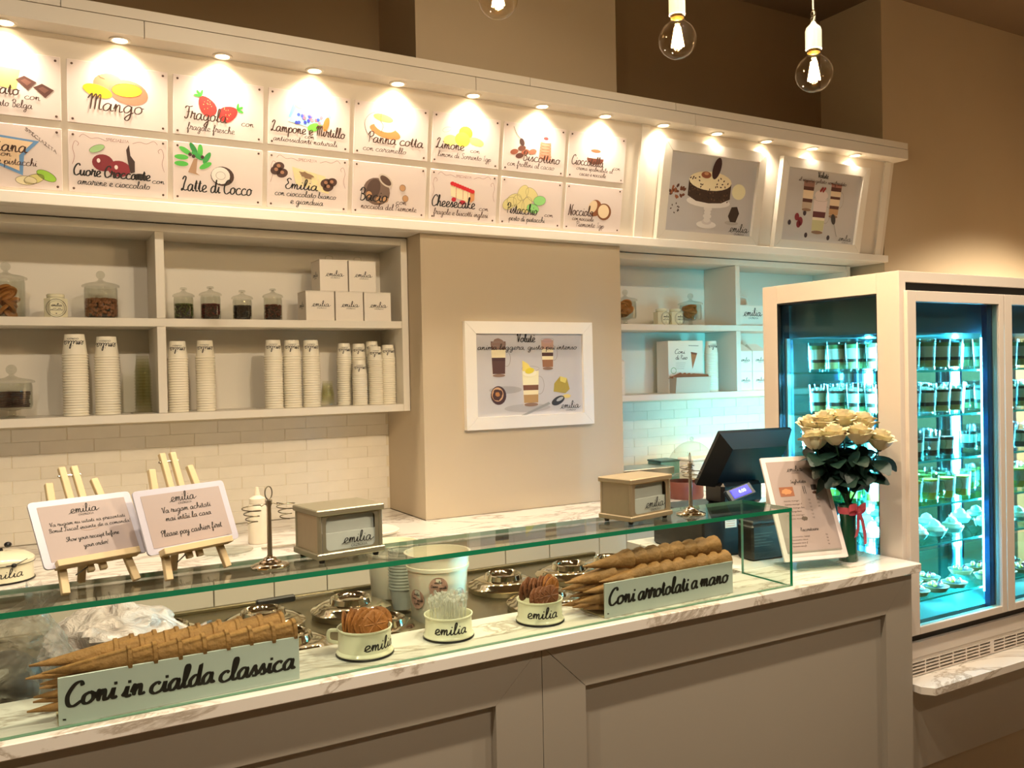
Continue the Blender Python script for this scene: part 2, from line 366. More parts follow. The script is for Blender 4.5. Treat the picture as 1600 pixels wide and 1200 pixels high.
# ================================================================== setting
BY = 4.07
struct('floor', MB().box((-2.6, -3, -.05), (7, 4.3, 0), FLOORM))
struct('ceiling', MB().box((-2.6, -3, 4.0), (7, 4.3, 4.05), mat('ceiling_paint', (120, 100, 76), .8)))
struct('wall_left', MB().box((-2.65, -3, 0), (-2.6, 4.3, 4), WALL))
struct('wall_far_right', MB().box((7, -3, 0), (7.05, 4.3, 4), WALL))
struct('wall_behind_camera', MB().box((-2.6, -3.05, 0), (7, -3, 4), WALL))
wb = struct('wall_back', MB().box((-2.6, BY+.008, 0), (4.76, BY+.1, 4), mat('recess_brown', (148, 124, 92), .7, noise=.03)))  # browner and darker tone than the other walls
struct('wall_right', MB().box((4.76, 3.6, 0), (7, 4.2, 4), WALL))
PX0, PX1, PY = 1.590, 2.7125, 3.63
struct('wall_pillar', MB().box((PX0, PY, 1.001), (PX1, BY+.05, 4), WALLP))
# glazed brick tiles of the splashback, each a piece of the back wall
def tiles(x0, x1, z0, z1):
    tw, th, g = .2027, .0527, .0010; nr = int((z1-z0)/th+.5); protos = []
    for k in range(4):
        b = MB(); a = random.uniform(-.0012, .0012); c = random.uniform(-.0012, .0012)
        b.box((g, -.007, g), (tw-g, 0, th-g), TILE, ch=.002)
        b.v = [(x, y+a*(x/tw-.5)*2*(y < -.003)+c*(z/th-.5)*2*(y < -.003), z) for x, y, z in b.v]
        protos.append(mesh('tile', b))
    for r_ in range(nr):
        off = (r_ % 2)*tw/2; x = x0-off
        while x < x1-.001:
            a, b = max(x, x0), min(x+tw, x1)
            if b-a > .03:
                o = bpy.data.objects.new('tile', protos[random.randrange(4)]); C.objects.link(o); o.parent = wb
                o.location = (a, BY+.006, z0+r_*th); o.scale = ((b-a)/tw, 1, (z1-z0)/nr/th)
            x += tw
b = MB().box((-.6, BY+.0018, 1.0), (PX0, BY+.0075, 1.5), GROUT).box((PX1, BY+.0018, 1.0), (4.75, BY+.0075, 1.5), GROUT)
o = obj('grout_bed', b, wb)
tiles(-.45, PX0-.002, 1.0, 1.5); tiles(PX1+.002, 4.75, 1.0, 1.5)

# ---- cornice with the spotlights: fascia boards, soffit
CX0, CX1, CZ0, CZ1, CY = -1.2, 4.748, 2.918, 3.018, 3.424
tr = struct('trim_1', MB().box((CX0, CY+.004, CZ0), (CX1, 3.628, CZ1-.002), WHITE2)
            .box((CX0, 3.628, CZ0), (PX0-.002, BY, CZ1-.002), WHITE2).box((PX1+.002, 3.628, CZ0), (CX1, BY, CZ1-.002), WHITE2))
for z0, z1, y0, cuts in ((CZ0, 2.977, CY, [CX0, .42, 1.78, 3.05, CX1]), (2.980, CZ1, CY+.001, [CX0, .15, 2.06, 2.92, CX1])):
    for a, b_ in zip(cuts, cuts[1:]):
        obj('fascia_board', MB().box((a+.0012, y0-.012, z0), (b_-.0012, y0+.006, z1), WHITE2, ch=.001), tr)
obj('groove', MB().box((CX0, CY-.004, 2.976), (CX1, CY+.003, 2.981), SEAM), tr)

# ---- tilted menu board under the cornice
def bY(z): return 3.604-(z-2.34)*.16
mbd = thing('menu_board', 'long white tilted menu board running above the shelves under the cornice', 'sign board', (0, 3.6, 2.31))
b = MB(); X0, X1 = -1.2, 4.745
b.add([(X0, bY(2.33)-3.6, .02), (X1, bY(2.33)-3.6, .02), (X1, bY(2.917)-3.6, .607), (X0, bY(2.917)-3.6, .607),
       (X0, .028, .02), (X1, .028, .02), (X1, .028, .607), (X0, .028, .607)],
      [(0, 1, 2, 3), (7, 6, 5, 4), (1, 5, 6, 2), (0, 3, 7, 4), (0, 4, 5, 1), (3, 2, 6, 7)], BOARDW)
obj('backing_panel', b, mbd)
obj('ledge', MB().box((X0, -.04, 0), (X1, .028, .042), WHITE2, ch=.002), mbd)
obj('ledge_underside', MB().box((X0, .029, .0), (PX0-.002, .26, .018), WHITE2).box((PX1+.002, .029, 0), (X1, .26, .018), WHITE2), mbd)
for x in (2.775, 4.655):
    z0, z1 = 2.352, 2.916
    b = MB(); b.add([(x, bY(z0)-.012-3.6, z0-2.31), (x+.05, bY(z0)-.012-3.6, z0-2.31), (x+.05, bY(z1)-.012-3.6, z1-2.31), (x, bY(z1)-.012-3.6, z1-2.31),
        (x, bY(z0)-3.6, z0-2.31), (x+.05, bY(z0)-3.6, z0-2.31), (x+.05, bY(z1)-3.6, z1-2.31), (x, bY(z1)-3.6, z1-2.31)],
        [(0, 1, 2, 3), (1, 5, 6, 2), (0, 3, 7, 4), (0, 4, 5, 1), (3, 2, 6, 7)], WHITE2)
    obj('batten', b, mbd)

# spotlights
order = ['first spotlight from the left, at the picture edge', 'spotlight above the Mango plate', 'spotlight above the Fragola plate', 'spotlight above the Lampone e Mirtillo plate', 'spotlight above the Panna cotta plate',
 'spotlight above the Limone plate', 'spotlight above the Biscottino plate', 'spotlight above the Cioccotella plate', 'spotlight between the last menu plate and the cake picture', 'spotlight above the middle of the cake picture',
 'spotlight between the two framed pictures on the board', 'spotlight above the middle of the dessert glasses picture', 'last spotlight in the cornice at the right end']
LENS = mat('lamp_lens', (255, 250, 235), .3, emit=(255, 226, 178), es=14)
ringm = mesh('ring', MB().lathe([(.026, .0), (.026, -.004), (.031, -.006), (.037, -.004), (.038, 0)], WHITE2, 24))
lensm = mesh('lens', MB().lathe([(0, -.0025), (.0255, -.0025), (.0258, 0)], LENS, 20))
for i, x in enumerate(SPOT_X):
    t = thing('spotlight', 'small round recessed white '+order[i], 'lamp', (x, 3.476, 2.9178), 0, 'spotlights in the cornice')
    for nme, me in (('ring', ringm), ('lens', lensm)):
        o = bpy.data.objects.new(nme, me); C.objects.link(o); o.parent = t
    l = bpy.data.lights.new('spot_bulb', 'SPOT'); l.energy = SPOT_W; l.color = WARM; l.spot_size = R(142); l.spot_blend = 1.0; l.shadow_soft_size = .024
    o = bpy.data.objects.new('spot_bulb', l); C.objects.link(o); o.parent = t; o.location = (0, 0, -.012)

# ---- shelves
def shelves(name, label, x0, x1, divs, endp, inner):
    t = thing(name, label, 'shelf', (x0, 3.78, 1.497))
    def B(n, a, b_): obj(n, MB().box((a[0]-x0, a[1]-3.78, a[2]-1.497), (b_[0]-x0, b_[1]-3.78, b_[2]-1.497), WHITE, ch=.0012), t)
    B('shelf_board', (x0, 3.78, 1.497), (x1, BY-.002, 1.530)); B('shelf_board', (x0, 3.782, 1.885), (x1, BY-.02, 1.918))
    B('header', (x0, 3.784, 2.272), (x1, BY-.02, 2.305)); B('back_panel', (x0, BY-.018, 1.53), (x1, BY-.002, 2.30))
    for a, b_ in divs:
        B('divider', (a, 3.781, 1.531), (b_, BY-.02, 1.884)); B('divider', (a, 3.781, 1.919), (b_, BY-.02, 2.271))
    for a, b_ in endp: B('end_panel', (a, 3.779, 1.497), (b_, BY-.002, 2.305))
    return t
shelves('wall_shelf', 'white open wall shelf left of the pillar with jars, boxes and cup stacks', -.9, 1.555, [(.484, .518)], [(1.555, 1.587)], 0)
shelves('wall_shelf', 'white open wall shelf right of the pillar, half hidden by the fridge', 2.722, 4.625, [(3.664, 3.699)], [(4.625, 4.66)], 0)

# ---- worktop and base cabinets
wt = thing('worktop', 'long marble worktop behind the counter below the tiled wall', 'worktop', (0, 3.25, .97))
obj('slab', MB().box((-2.3, 0, 0), (PX0-.004, BY-.004-3.25, .03), MARB2, ch=.002).box((PX0-.004, 0, 0), (PX1+.004, PY-.002-3.25, .03), MARB2, ch=.002).box((PX1+.004, 0, 0), (4.70, BY-.004-3.25, .03), MARB2, ch=.002), wt)
DOORM = mat('cabinet_paint', (206, 198, 182), .4)
for cuts, lab in (([-.6, -.2, .204], 'pale base cabinet at the far left behind the plastic bags'), ([.204, .59, .809, 1.014], 'pale base cabinet with narrow doors behind the first sign easel and steel lids'),
    ([1.014, 1.41, 1.808], 'pale base cabinet behind the white buckets'), ([1.808, 2.033, 2.304, 2.461], 'pale base cabinet below the pillar seen under the glass'), ([2.461, 2.9, 3.3], 'pale base cabinet behind the till')):
    t = thing('base_cabinet', lab, 'cabinet', (cuts[0], 3.28, 0))
    L = cuts[-1]-cuts[0]
    obj('carcass', MB().box((.001, .02, .08), (L-.001, .7, .965), mat('cabinet_dark', (150, 140, 122), .5)).box((.001, .06, .001), (L-.001, .68, .08), SEAM), t)
    for a, b_ in zip(cuts, cuts[1:]):
        d = obj('door', MB().box((a-cuts[0]+.002, 0, .09), (b_-cuts[0]-.002, .019, .925), DOORM, ch=.0015), t)

# ================================================================== the counter
CT = 1.10
ctp = thing('counter_top', 'white marble counter top with brown veins along the front of the gelato counter', 'counter top', (0, 1.574, CT))
obj('front_slab', MB().box((-1.0, 0, -.026), (2.224, .209, 0), MARB, ch=.002), ctp)
obj('till_slab', MB().box((1.74, .2095, -.026), (2.224, .746, 0), MARB, ch=.002), ctp)
gc = thing('gelato_counter', 'long beige panelled gelato counter with steel wells behind the marble strip', 'counter', (0, 1.6, 0))
FZ0, FZ1 = .16, CT-.0265
def frame_panel(x0, x1, xi0, xi1, zi):
    zb = .30
    obj('recessed_panel', MB().box((xi0-.01, .018, zb-.01), (xi1+.01, .03, zi+.01), COUNTER), gc)
    def q(n, p): obj(n, MB().prism(p, -.020, 0, COUNTER, Matrix(((1, 0, 0, 0), (0, 0, -1, 0), (0, 1, 0, 0), (0, 0, 0, 1)))), gc)
    g = .0008
    q('stile', [(x0+g, FZ0), (xi0, zb), (xi0, zi-g), (x0+g, FZ1-g)]); q('stile', [(x1-g, FZ0), (xi1, zb), (xi1, zi), (x1-g, FZ1)][::-1])
    q('rail', [(x0+g*2, FZ1), (xi0+g, zi), (xi1-g, zi), (x1-2*g, FZ1)]); q('rail', [(x0+2*g, FZ0), (xi0, zb-g), (xi1, zb-g), (x1-2*g, FZ0)][::-1])
frame_panel(-.283, .966, -.17, .851, .968); frame_panel(.966, 2.214, 1.079, 2.1, .966); frame_panel(-1.0, -.283, -.88, -.396, .968)
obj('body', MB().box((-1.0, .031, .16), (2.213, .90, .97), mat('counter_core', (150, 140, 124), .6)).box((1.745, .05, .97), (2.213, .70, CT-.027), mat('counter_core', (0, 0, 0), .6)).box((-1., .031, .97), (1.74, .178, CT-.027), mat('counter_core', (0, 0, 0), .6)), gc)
obj('plinth', MB().box((-1.0, .05, .001), (2.2, .9, .159), SEAM), gc)
STW = mat('steel_well', (150, 140, 112), .26, 1, noise=.08, scale=20)
obj('steel_top', MB().box((-1.0, .211, .971), (1.738, .915, 1.022), STW, ch=.002).box((-1.0, .896, 1.022), (1.738, .915, 1.032), STW, ch=.002), gc)

# ================================================================== glass guard
gg = thing('glass_guard', 'glass guard with green edges standing on the marble counter', 'glass case', (0, 1.594, CT))
GX1 = 1.727
obj('top_pane', MB().box((-1.0, .0005, .194), (GX1, .176, .203), GPANE), gg)
obj('top_pane_edge', MB().box((-1.0, -.0008, .1936), (GX1, .0003, .2034), GEDGE).box((GX1+.0002, -.0008, .1936), (GX1+.0012, .176, .2034), GEDGE).box((-1., .1762, .194), (GX1, .1768, .203), GEDGE2), gg)
obj('front_pane', MB().box((-1.0, .001, .001), (GX1-.008, .008, .193), GPANE), gg)
obj('front_pane_seal', MB().box((-1.0, .0, .0004), (GX1-.008, .0085, .0022), mat('seal_green', (96, 140, 112), .3)), gg)
obj('end_pane', MB().box((GX1-.0078, .001, .001), (GX1, .174, .193), GPANE), gg)
obj('end_pane_edge', MB().box((GX1-.0078, -.0006, .001), (GX1+.0002, .0008, .193), GEDGE).box((GX1-.0078, .1742, .001), (GX1, .1752, .193), GEDGE2).box((GX1-.0078, .002, .0002), (GX1+.0006, .174, .0014), GEDGE), gg)
# ================================================================== display fridge
FX, FY0, FY1, FZT, FXR = 2.231, 1.640, 2.174, 1.943, 3.72
fr = thing('display_fridge', 'tall white glass-door display fridge glowing cyan full of desserts', 'fridge', (FX, FY0, 0))
def FB(n, a, b_, m_, ch=.0, par=None): return obj(n, MB().box((a[0]-FX, a[1]-FY0, a[2]), (b_[0]-FX, b_[1]-FY0, b_[2]), m_, ch=ch), par or fr)
obj('side_frame', MB().box((0, 0, .60), (.03, .077, FZT), FRW, ch=.001).box((0, .470, .60), (.03, .534, FZT), FRW, ch=.001).box((0, .0772, 1.882), (.03, .4698, FZT), FRW, ch=.001).box((0, .0772, .60), (.03, .4698, .87), FRW, ch=.001), fr)
obj('side_gasket', MB().box((.001, .465, .87), (.052, .4698, 1.8818), FRD).box((.001, .0774, .87), (.012, .080, 1.877), FRD).box((.001, .0774, 1.877), (.045, .465, 1.8818), FRD), fr)
obj('side_glass', MB().box((.012, .080, .87), (.017, .465, 1.877), GFR), fr)
FB('roof', (FX+.0305, FY0+.002, 1.911), (FXR, FY1, FZT), FRW, .001)
FB('floor_panel', (FX+.0305, FY0+.03, .87), (FXR, FY1-.005, .895), mat('fridge_floor', (150, 190, 190), .3, .6))
FB('evaporator_box', (FX+.06, FY0+.05, 1.765), (FXR-.05, FY1-.05, 1.905), mat('evaporator', (90, 104, 104), .35, .7))
FB('gap_seal', (FX+.02, FY0+.012, 1.886), (FXR, FY0+.03, 1.911), FRD)
FB('gap_seal', (FX+.02, FY0+.012, .844), (FXR, FY0+.03, .87), FRD)
dxs = [(2.251, 2.7285), (2.7325, 3.21), (3.214, 3.69)]
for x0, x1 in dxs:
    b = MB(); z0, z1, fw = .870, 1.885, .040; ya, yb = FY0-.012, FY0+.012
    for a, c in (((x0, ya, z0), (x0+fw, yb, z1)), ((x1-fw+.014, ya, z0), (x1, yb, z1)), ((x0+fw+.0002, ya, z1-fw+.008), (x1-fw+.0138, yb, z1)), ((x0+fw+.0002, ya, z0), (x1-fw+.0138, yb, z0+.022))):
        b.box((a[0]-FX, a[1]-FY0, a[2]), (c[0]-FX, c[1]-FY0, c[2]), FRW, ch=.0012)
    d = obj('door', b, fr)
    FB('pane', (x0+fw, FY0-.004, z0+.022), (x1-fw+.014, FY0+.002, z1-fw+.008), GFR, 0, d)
    FB('gasket', (x1-fw-.012, FY0+.0125, z0+.01), (x1, FY0+.03, z1-.01), mat('blue_reflection_metal', (40, 90, 140), .2, .7), 0, fr)  # blue reflection beside the glass put into the strip's colour
# rear doors of the two-sided fridge: frames and glass
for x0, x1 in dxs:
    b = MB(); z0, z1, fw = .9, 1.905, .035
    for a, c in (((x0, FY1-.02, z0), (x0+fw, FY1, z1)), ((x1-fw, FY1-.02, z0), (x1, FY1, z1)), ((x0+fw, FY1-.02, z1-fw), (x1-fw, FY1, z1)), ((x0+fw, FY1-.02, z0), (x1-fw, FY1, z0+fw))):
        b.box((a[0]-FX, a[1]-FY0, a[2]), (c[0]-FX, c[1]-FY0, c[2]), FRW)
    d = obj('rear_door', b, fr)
    FB('pane', (x0+fw, FY1-.012, z0+fw), (x1-fw, FY1-.008, z1-fw), glass('rear_glow_tint', (150, 212, 224)), 0, d)  # cyan glow behind the desserts put into the pane tint
for x, y, rz, en in ((3.45, 2.135, -16, FL_W), (2.282, 1.735, -50, 26), (2.285, 2.10, -120, 26), (2.712, 2.12, 180, 60), (3.215, 2.12, 180, 60), (2.688, 1.725, 84, 36), (3.17, 1.725, 84, 36)):  # added unseen fill lights for the fridge glow; the rear one spares the pillar
    l = bpy.data.lights.new('fridge_glow_fill', 'AREA'); l.shape = 'RECTANGLE'; l.size = .015; l.size_y = .8; l.energy = en; l.color = {-16: (.42, .95, .86), 84: (.35, .80, 1.0)}.get(rz, (.12, .60, 1.0)); l.spread = R({-16: 64, 84: 50}.get(rz, 120))
    o = bpy.data.objects.new('fridge_glow_fill', l); C.objects.link(o); o.parent = fr; o.location = (x-FX, y-FY0, 1.33); o.rotation_euler = (R(90), 0, R(rz))
SHZ = [1.649, 1.509, 1.37, 1.232, 1.11, .946]
SHG = glass('shelf_glass', (190, 236, 226))
SHE = mat('shelf_glass_edge', (70, 190, 170), .2)
for z in SHZ:
    o = FB('glass_shelf', (FX+.045, FY0+.05, z-.006), (FXR-.03, FY1-.04, z), SHG)
    FB('front_edge', (FX+.045, FY0+.0485, z-.0062), (FXR-.03, FY0+.0499, z), SHE, 0, o)
LED = mat('led_strip', (255, 255, 255), .4, emit=(84, 206, 255), es=FRIDGE_E)
for x, y in ((2.700, 1.682), (2.712, 2.125), (3.215, 2.115), (3.19, 1.682), (2.285, 2.12)):
    wd = .012 if x > 2.3 else .006
    o = FB('led_tube', (x-wd/2, y-.004, .93), (x+wd/2, y+.004, 1.75), LED)
    if y > 2: FB('led_light_shield', (x-.03, y+.0045, .9), (x+.03, y+.006, 1.76), mat('led_profile', (120, 150, 175), .3, .8), 0, fr)  # added shield, keeps the rear tubes from lighting the pillar and shelves
    FB('led_holder', (x+wd/2+.002, y-.012, .9), (x+wd/2+.016, y+.012, 1.76), mat('led_profile', (120, 150, 175), .3, .8), 0, fr)
FB('inner_post', (FX+.034, FY1-.075, .895), (FX+.05, FY1-.045, 1.764), mat('inner_post_metal', (190, 206, 204), .3, .5))
# lower front of the fridge: panel, grille, marble ledge, base
FB('lower_panel', (FX-.008, FY0+.001, .797), (FXR, FY0+.02, .843), FRW, .001)
FB('lower_panel', (FX-.008, FY0+.003, .787), (FXR, FY0+.02, .7965), FRW, .001)
gl = FB('grille', (FX-.008, FY0+.012, .7425), (FXR, FY0+.018, .7865), mat('grille_gap_shade', (10, 9, 8), .9))  # near-black sheet stands in for the shade between the slats
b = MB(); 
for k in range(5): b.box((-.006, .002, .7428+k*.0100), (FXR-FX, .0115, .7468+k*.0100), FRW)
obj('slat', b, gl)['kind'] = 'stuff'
x = 2.332-.0665; n_ = 0
for k in range(21):
    wd = .002 if k % 7 != 6 else .010
    FB('rib', (x-wd, FY0+.0015, .7428), (x+wd, FY0+.0119, .7862), FRW, 0, gl); x += .0667
led = thing('fridge_ledge', 'white marble ledge with a clipped corner below the fridge grille', 'ledge', (FX, 1.553, .72))
obj('slab', MB().prism([(-.004, .106), (-.004, .030), (.02, 0), (1.6, 0), (1.6, .106)], 0, .0208, MARB), led)
bs = thing('fridge_plinth', 'beige panelled base carrying the display fridge right of the counter', 'cabinet', (FX, 1.62, 0))
obj('panel', MB().box((-.008, 0, .48), (1.6, .03, .7195), COUNTER, ch=.001), bs)
obj('skirting', MB().box((-.008, .022, .002), (1.6, .05, .479), mat('skirting_paint', (150, 132, 104), .5)), bs)
obj('core', MB().box((-.008, .051, .002), (1.6, .55, .599), COUNTER), bs)

# ---- desserts in the fridge
CREAMC = mat('dessert_cream', (240, 234, 210), .6); CHOC = mat('dessert_chocolate', (70, 42, 28), .5); SPONGE = mat('dessert_sponge', (206, 176, 110), .8, noise=.2, scale=80)
GREENC = mat('dessert_green', (120, 150, 84), .7, noise=.2, scale=80); YEL = mat('dessert_yellow', (232, 200, 70), .4); BERRY = mat('dessert_berry', (120, 30, 40), .3); TART = mat('tart_crust', (170, 120, 70), .8, noise=.2, scale=70)
def cyl(r0, r1, z0, z1, m_, n=14): return MB().lathe([(0, z0), (r0, z0), (r1, z1), (0, z1)], m_, n)
def cupdes(label, h, rb, rt, lay, top=None, handle=False):
    t = thing('dessert_glass', label, 'dessert')
    g = MB().lathe([(0, .0), (rb, 0), (rb+.0005, .006), (rt, h), (rt-.0015, h), (rb-.001, .008), (0, .008)], GJAR, 18)
    if handle: g.tube([(rt-.003, 0, h*.8), (rt+.012, 0, h*.78), (rt+.017, 0, h*.55), (rt+.01, 0, h*.3), (rb+.001, 0, h*.25)], .0022, GJAR, 6)
    obj('glass', g, t); z = .009
    for m_, dz in lay:
        ra = rb+(rt-rb)*z/h-.003; rb_ = rb+(rt-rb)*(z+dz)/h-.003
        obj('layer', cyl(ra, rb_, z, z+dz-.0003, m_), t); z += dz
    if top: 
        b = MB(); rq = rb+(rt-rb)*z/h-.006
        for k in range(7): b.sphere((rq*.6*math.cos(k*1.05), rq*.6*math.sin(k*1.05), z+.002), .007, top, 8, sc=(1, 1, .8))
        b.sphere((0, 0, z+.004), .008, top, 8)
        obj('topping', b, t)
    return t
def bowl(label, top):
    t = thing('dessert_bowl', label, 'dessert')
    obj('glass', MB().lathe([(0, 0), (.018, 0), (.03, .012), (.040, .034), (.0385, .034), (.028, .014), (0, .006)], GJAR, 20), t)
    obj('cream', MB().lathe([(0, .008), (.027, .015), (.036, .03), (.030, .036), (.028, .042), (.018, .046), (.014, .056), (.004, .062), (0, .064)], top, 16), t); return t
def tart(label):
    t = thing('tart', label, 'dessert')
    obj('crust', MB().lathe([(0, 0), (.030, 0), (.040, .016), (.037, .016), (.032, .010), (0, .010)], TART, 20), t)
    obj('filling', MB().lathe([(0, .0105), (.0318, .0105), (.0365, .015), (.02, .018), (0, .018)], CHOC, 18), t)
    b = MB()
    for k in range(5): b.sphere((.018*math.cos(k*1.257), .018*math.sin(k*1.257), .021), .007, random.choice([BERRY, CREAMC, YEL]), 8)
    obj('topping', b, t); return t
protos = [
 cupdes('layered trifle glass with green crumb top on the topmost fridge shelf', .098, .026, .032, [(SPONGE, .022), (CHOC, .010), (CREAMC, .034), (GREENC, .013)]),
 cupdes('layered chocolate and cream glass on the second fridge shelf from the top', .098, .026, .032, [(SPONGE, .018), (CHOC, .012), (CREAMC, .03), (CHOC, .008)], CREAMC),
 cupdes('handled glass mug dessert on the third fridge shelf from the top', .086, .027, .032, [(CHOC, .018), (CREAMC, .028), (CHOC, .01)], None, True),
 cupdes('glass of cream over yellow jelly on the fourth fridge shelf from the top', .086, .026, .032, [(YEL, .022), (CREAMC, .035), (YEL, .006)], None, True),
 bowl('small glass bowl with a swirl of cream on the fifth fridge shelf from the top', CREAMC),
 tart('small dark tart with fruit on the bottom shelf of the fridge')]
gname = ['trifle glasses on the top fridge shelf', 'chocolate glasses on the second fridge shelf', 'mug desserts on the third fridge shelf', 'yellow cream glasses on the fourth fridge shelf', 'cream bowls on the fifth fridge shelf', 'tarts on the bottom fridge shelf']
SNG = ['trifle glass of the top shelf', 'chocolate cream glass of the second shelf', 'dessert mug of the third shelf', 'yellow cream glass of the fourth shelf', 'cream bowl of the fifth shelf', 'fruit tart of the bottom shelf']
for k, pr in enumerate(protos):
    st = (.074, .074, .082, .08, .092, .092)[k]; first = True
    for i in range(12):
        X = 2.335+st*i
        if X > 3.12 or 2.655 < X < 2.765: continue
        for j in range(5 if k < 4 else 4):
            Y = 1.735+st*j
            if Y > 2.085 or (X > 2.76 and j > 1): continue
            o = pr if first else dup(pr); first = False
            o.location = (X+random.uniform(-.003, .003), Y+random.uniform(-.003, .003), SHZ[k]+.0002); o.rotation_euler = (0, 0, random.uniform(-.4, .4)-1.2)
            o['group'] = gname[k]; ii = round((X-2.335)/st)
            if j == 0: o['label'] = '%s %s in the front row, %s' % (ORD[ii if X < 2.72 else max(0, int((X-2.76)/st))], SNG[k], 'first fridge door' if X < 2.72 else 'second fridge door')
            elif ii == 0: o['label'] = '%s %s back along the fridge side glass' % (ORD[j], SNG[k])
            else: o['label'] = '%s in the inner rows of the fridge' % SNG[k]

# ================================================================== pendants
bulbs = [((1.014, 1.821, 2.564), 'leftmost of three, cut by the top edge', 0), ((1.456, 1.691, 2.497), 'middle one of the three', 0), ((1.814, 1.575, 2.431), 'rightmost of the three, hanging from a visible ring', 1)]
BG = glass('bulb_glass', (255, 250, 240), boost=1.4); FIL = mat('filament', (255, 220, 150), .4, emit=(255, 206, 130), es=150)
for (x, y, z), lab, ringy in bulbs:
    t = thing('pendant_lamp', 'globe filament bulb on a white holder, '+lab, 'lamp', (x, y, z), 0, 'pendant bulbs over the counter')
    pr = [(0, -.0475)]+[(.0475*math.sin(R(a)), -.0475*math.cos(R(a))) for a in range(12, 150, 9)]+[(.019, .046), (.0165, .054)]
    obj('bulb', MB().lathe(pr, BG, 32), t)
    obj('bulb_cap', MB().lathe([(.0165, .054), (.014, .058), (.0135, .072), (0, .072)], mat('brass_cap', (200, 160, 90), .3, 1), 18), t)
    obj('lamp_holder', MB().lathe([(.0185, .060), (.0205, .062), (.0205, .11), (.018, .118), (.008, .128), (.005, .134), (0, .134)], PLAST, 24), t)
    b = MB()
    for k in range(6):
        a = k*PI/3; b.tube([(.006*math.cos(a), .006*math.sin(a), .03), (.014*math.cos(a+.3), .014*math.sin(a+.3), -.018)], .0024, FIL, 6)  # filaments thickened so their shape takes in the bulb's bloom
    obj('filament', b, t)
    b = MB(); b.tube([(.008*math.cos(a), 0, .142+.009*math.sin(a)) for a in [2*PI*i/14 for i in range(14)]], .0016, CHROME, 6, closed=True)
    b.tube([(0, .008*math.cos(a), .155+.009*math.sin(a)) for a in [2*PI*i/14 for i in range(14)]], .0016, CHROME, 6, closed=True)
    obj('hanging_ring', b, t)
    obj('cord', MB().tube([(0, 0, .134), (.006, 0, .15), (0, 0, .17), (0, 0, .9), (0, 0, 4.0-z-.012)], .0022, PLAST, 6), t)
    obj('ceiling_rose', MB().lathe([(0, 4.0-z-.03), (.03, 4.0-z-.028), (.04, 4.0-z-.001), (0, 4.0-z-.001)], WHITE2, 20), t)
    l = bpy.data.lights.new('bulb_light', 'POINT'); l.energy = PEND_W; l.color = (1, .76, .48); l.shadow_soft_size = .012
    o = bpy.data.objects.new('bulb_light', l); C.objects.link(o); o.parent = t; o.location = (0, 0, .005)
def film(name, col, op):
    m = bpy.data.materials.new(name); m.use_nodes = True; nt = m.node_tree; b = nt.nodes['Principled BSDF']; out = nt.nodes['Material Output']
    b.inputs['Base Color'].default_value = lin(col)+(1,); b.inputs['Roughness'].default_value = .28; b.inputs['Specular IOR Level'].default_value = .6
    tr_ = nt.nodes.new('ShaderNodeBsdfTransparent'); mx = nt.nodes.new('ShaderNodeMixShader'); n = nt.nodes.new('ShaderNodeTexNoise'); tc = nt.nodes.new('ShaderNodeTexCoord'); n.inputs['Scale'].default_value = 17; n.inputs['Detail'].default_value = 5; n.inputs['Distortion'].default_value = 1.5
    mr = nt.nodes.new('ShaderNodeMapRange'); mr.inputs[1].default_value = .3; mr.inputs[2].default_value = .7; mr.inputs[3].default_value = op-.2; mr.inputs[4].default_value = min(1, op+.25)
    bp = nt.nodes.new('ShaderNodeBump'); bp.inputs['Strength'].default_value = .9; bp.inputs['Distance'].default_value = .03
    nt.links.new(tc.outputs['Object'], n.inputs[0]); nt.links.new(n.outputs[0], mr.inputs[0]); nt.links.new(n.outputs[0], bp.inputs['Height']); nt.links.new(bp.outputs[0], b.inputs['Normal'])
    nt.links.new(mr.outputs[0], mx.inputs[0]); nt.links.new(tr_.outputs[0], mx.inputs[1]); nt.links.new(b.outputs[0], mx.inputs[2]); nt.links.new(mx.outputs[0], out.inputs[0]); return m
# ================================================================== menu plates
TW, TH, TT = .342, .222, .005
SCR = mesh('screw', MB().lathe([(0, .0025), (.0035, .002), (.0045, 0)], mat('screw_metal', (88, 66, 58), .4, .6), 10))
platem = mesh('plate', MB().box((0, 0, 0), (TW, TH, TT), PANEL, ch=.001))
def menu_plate(col, row, label, draw):
    zb = 2.618 if row == 0 else 2.371
    x = .169+.3625*col; ang = math.atan(.16)
    t = thing('menu_plate', label, 'sign', (x, bY(zb)-.0005, zb)); t.rotation_euler = (R(90)+ang, 0, 0)
    o = bpy.data.objects.new('plate', platem); C.objects.link(o); o.parent = t
    for a in (.016, TW-.016):
        for b in (.014, TH-.014):
            q = bpy.data.objects.new('screw', SCR); C.objects.link(q); q.parent = t; q.location = (a, b, TT)
    art = MB(); ink = MB(); mp = lambda X, Y, h=0: Vector((X, Y, TT+h))
    draw(art, ink, mp)
    if art.f: obj('artwork', art, t)
    obj('lettering', ink, t)
W_ = .0040
def cap(ink, mp, word, x, y, W, xh=.020, m=None, wd=.0040): write(ink, word, mp, x, y, xh, wd, m or INKB, W=W, h=.0022)
def small(ink, mp, word, x, y, W, xh=.010, m=None): write(ink, word, mp, x, y, xh, .0021, m or INKB, W=W, h=.0022, k=3)
SCROLL = mat('scroll_ink', (150, 90, 84), .6)
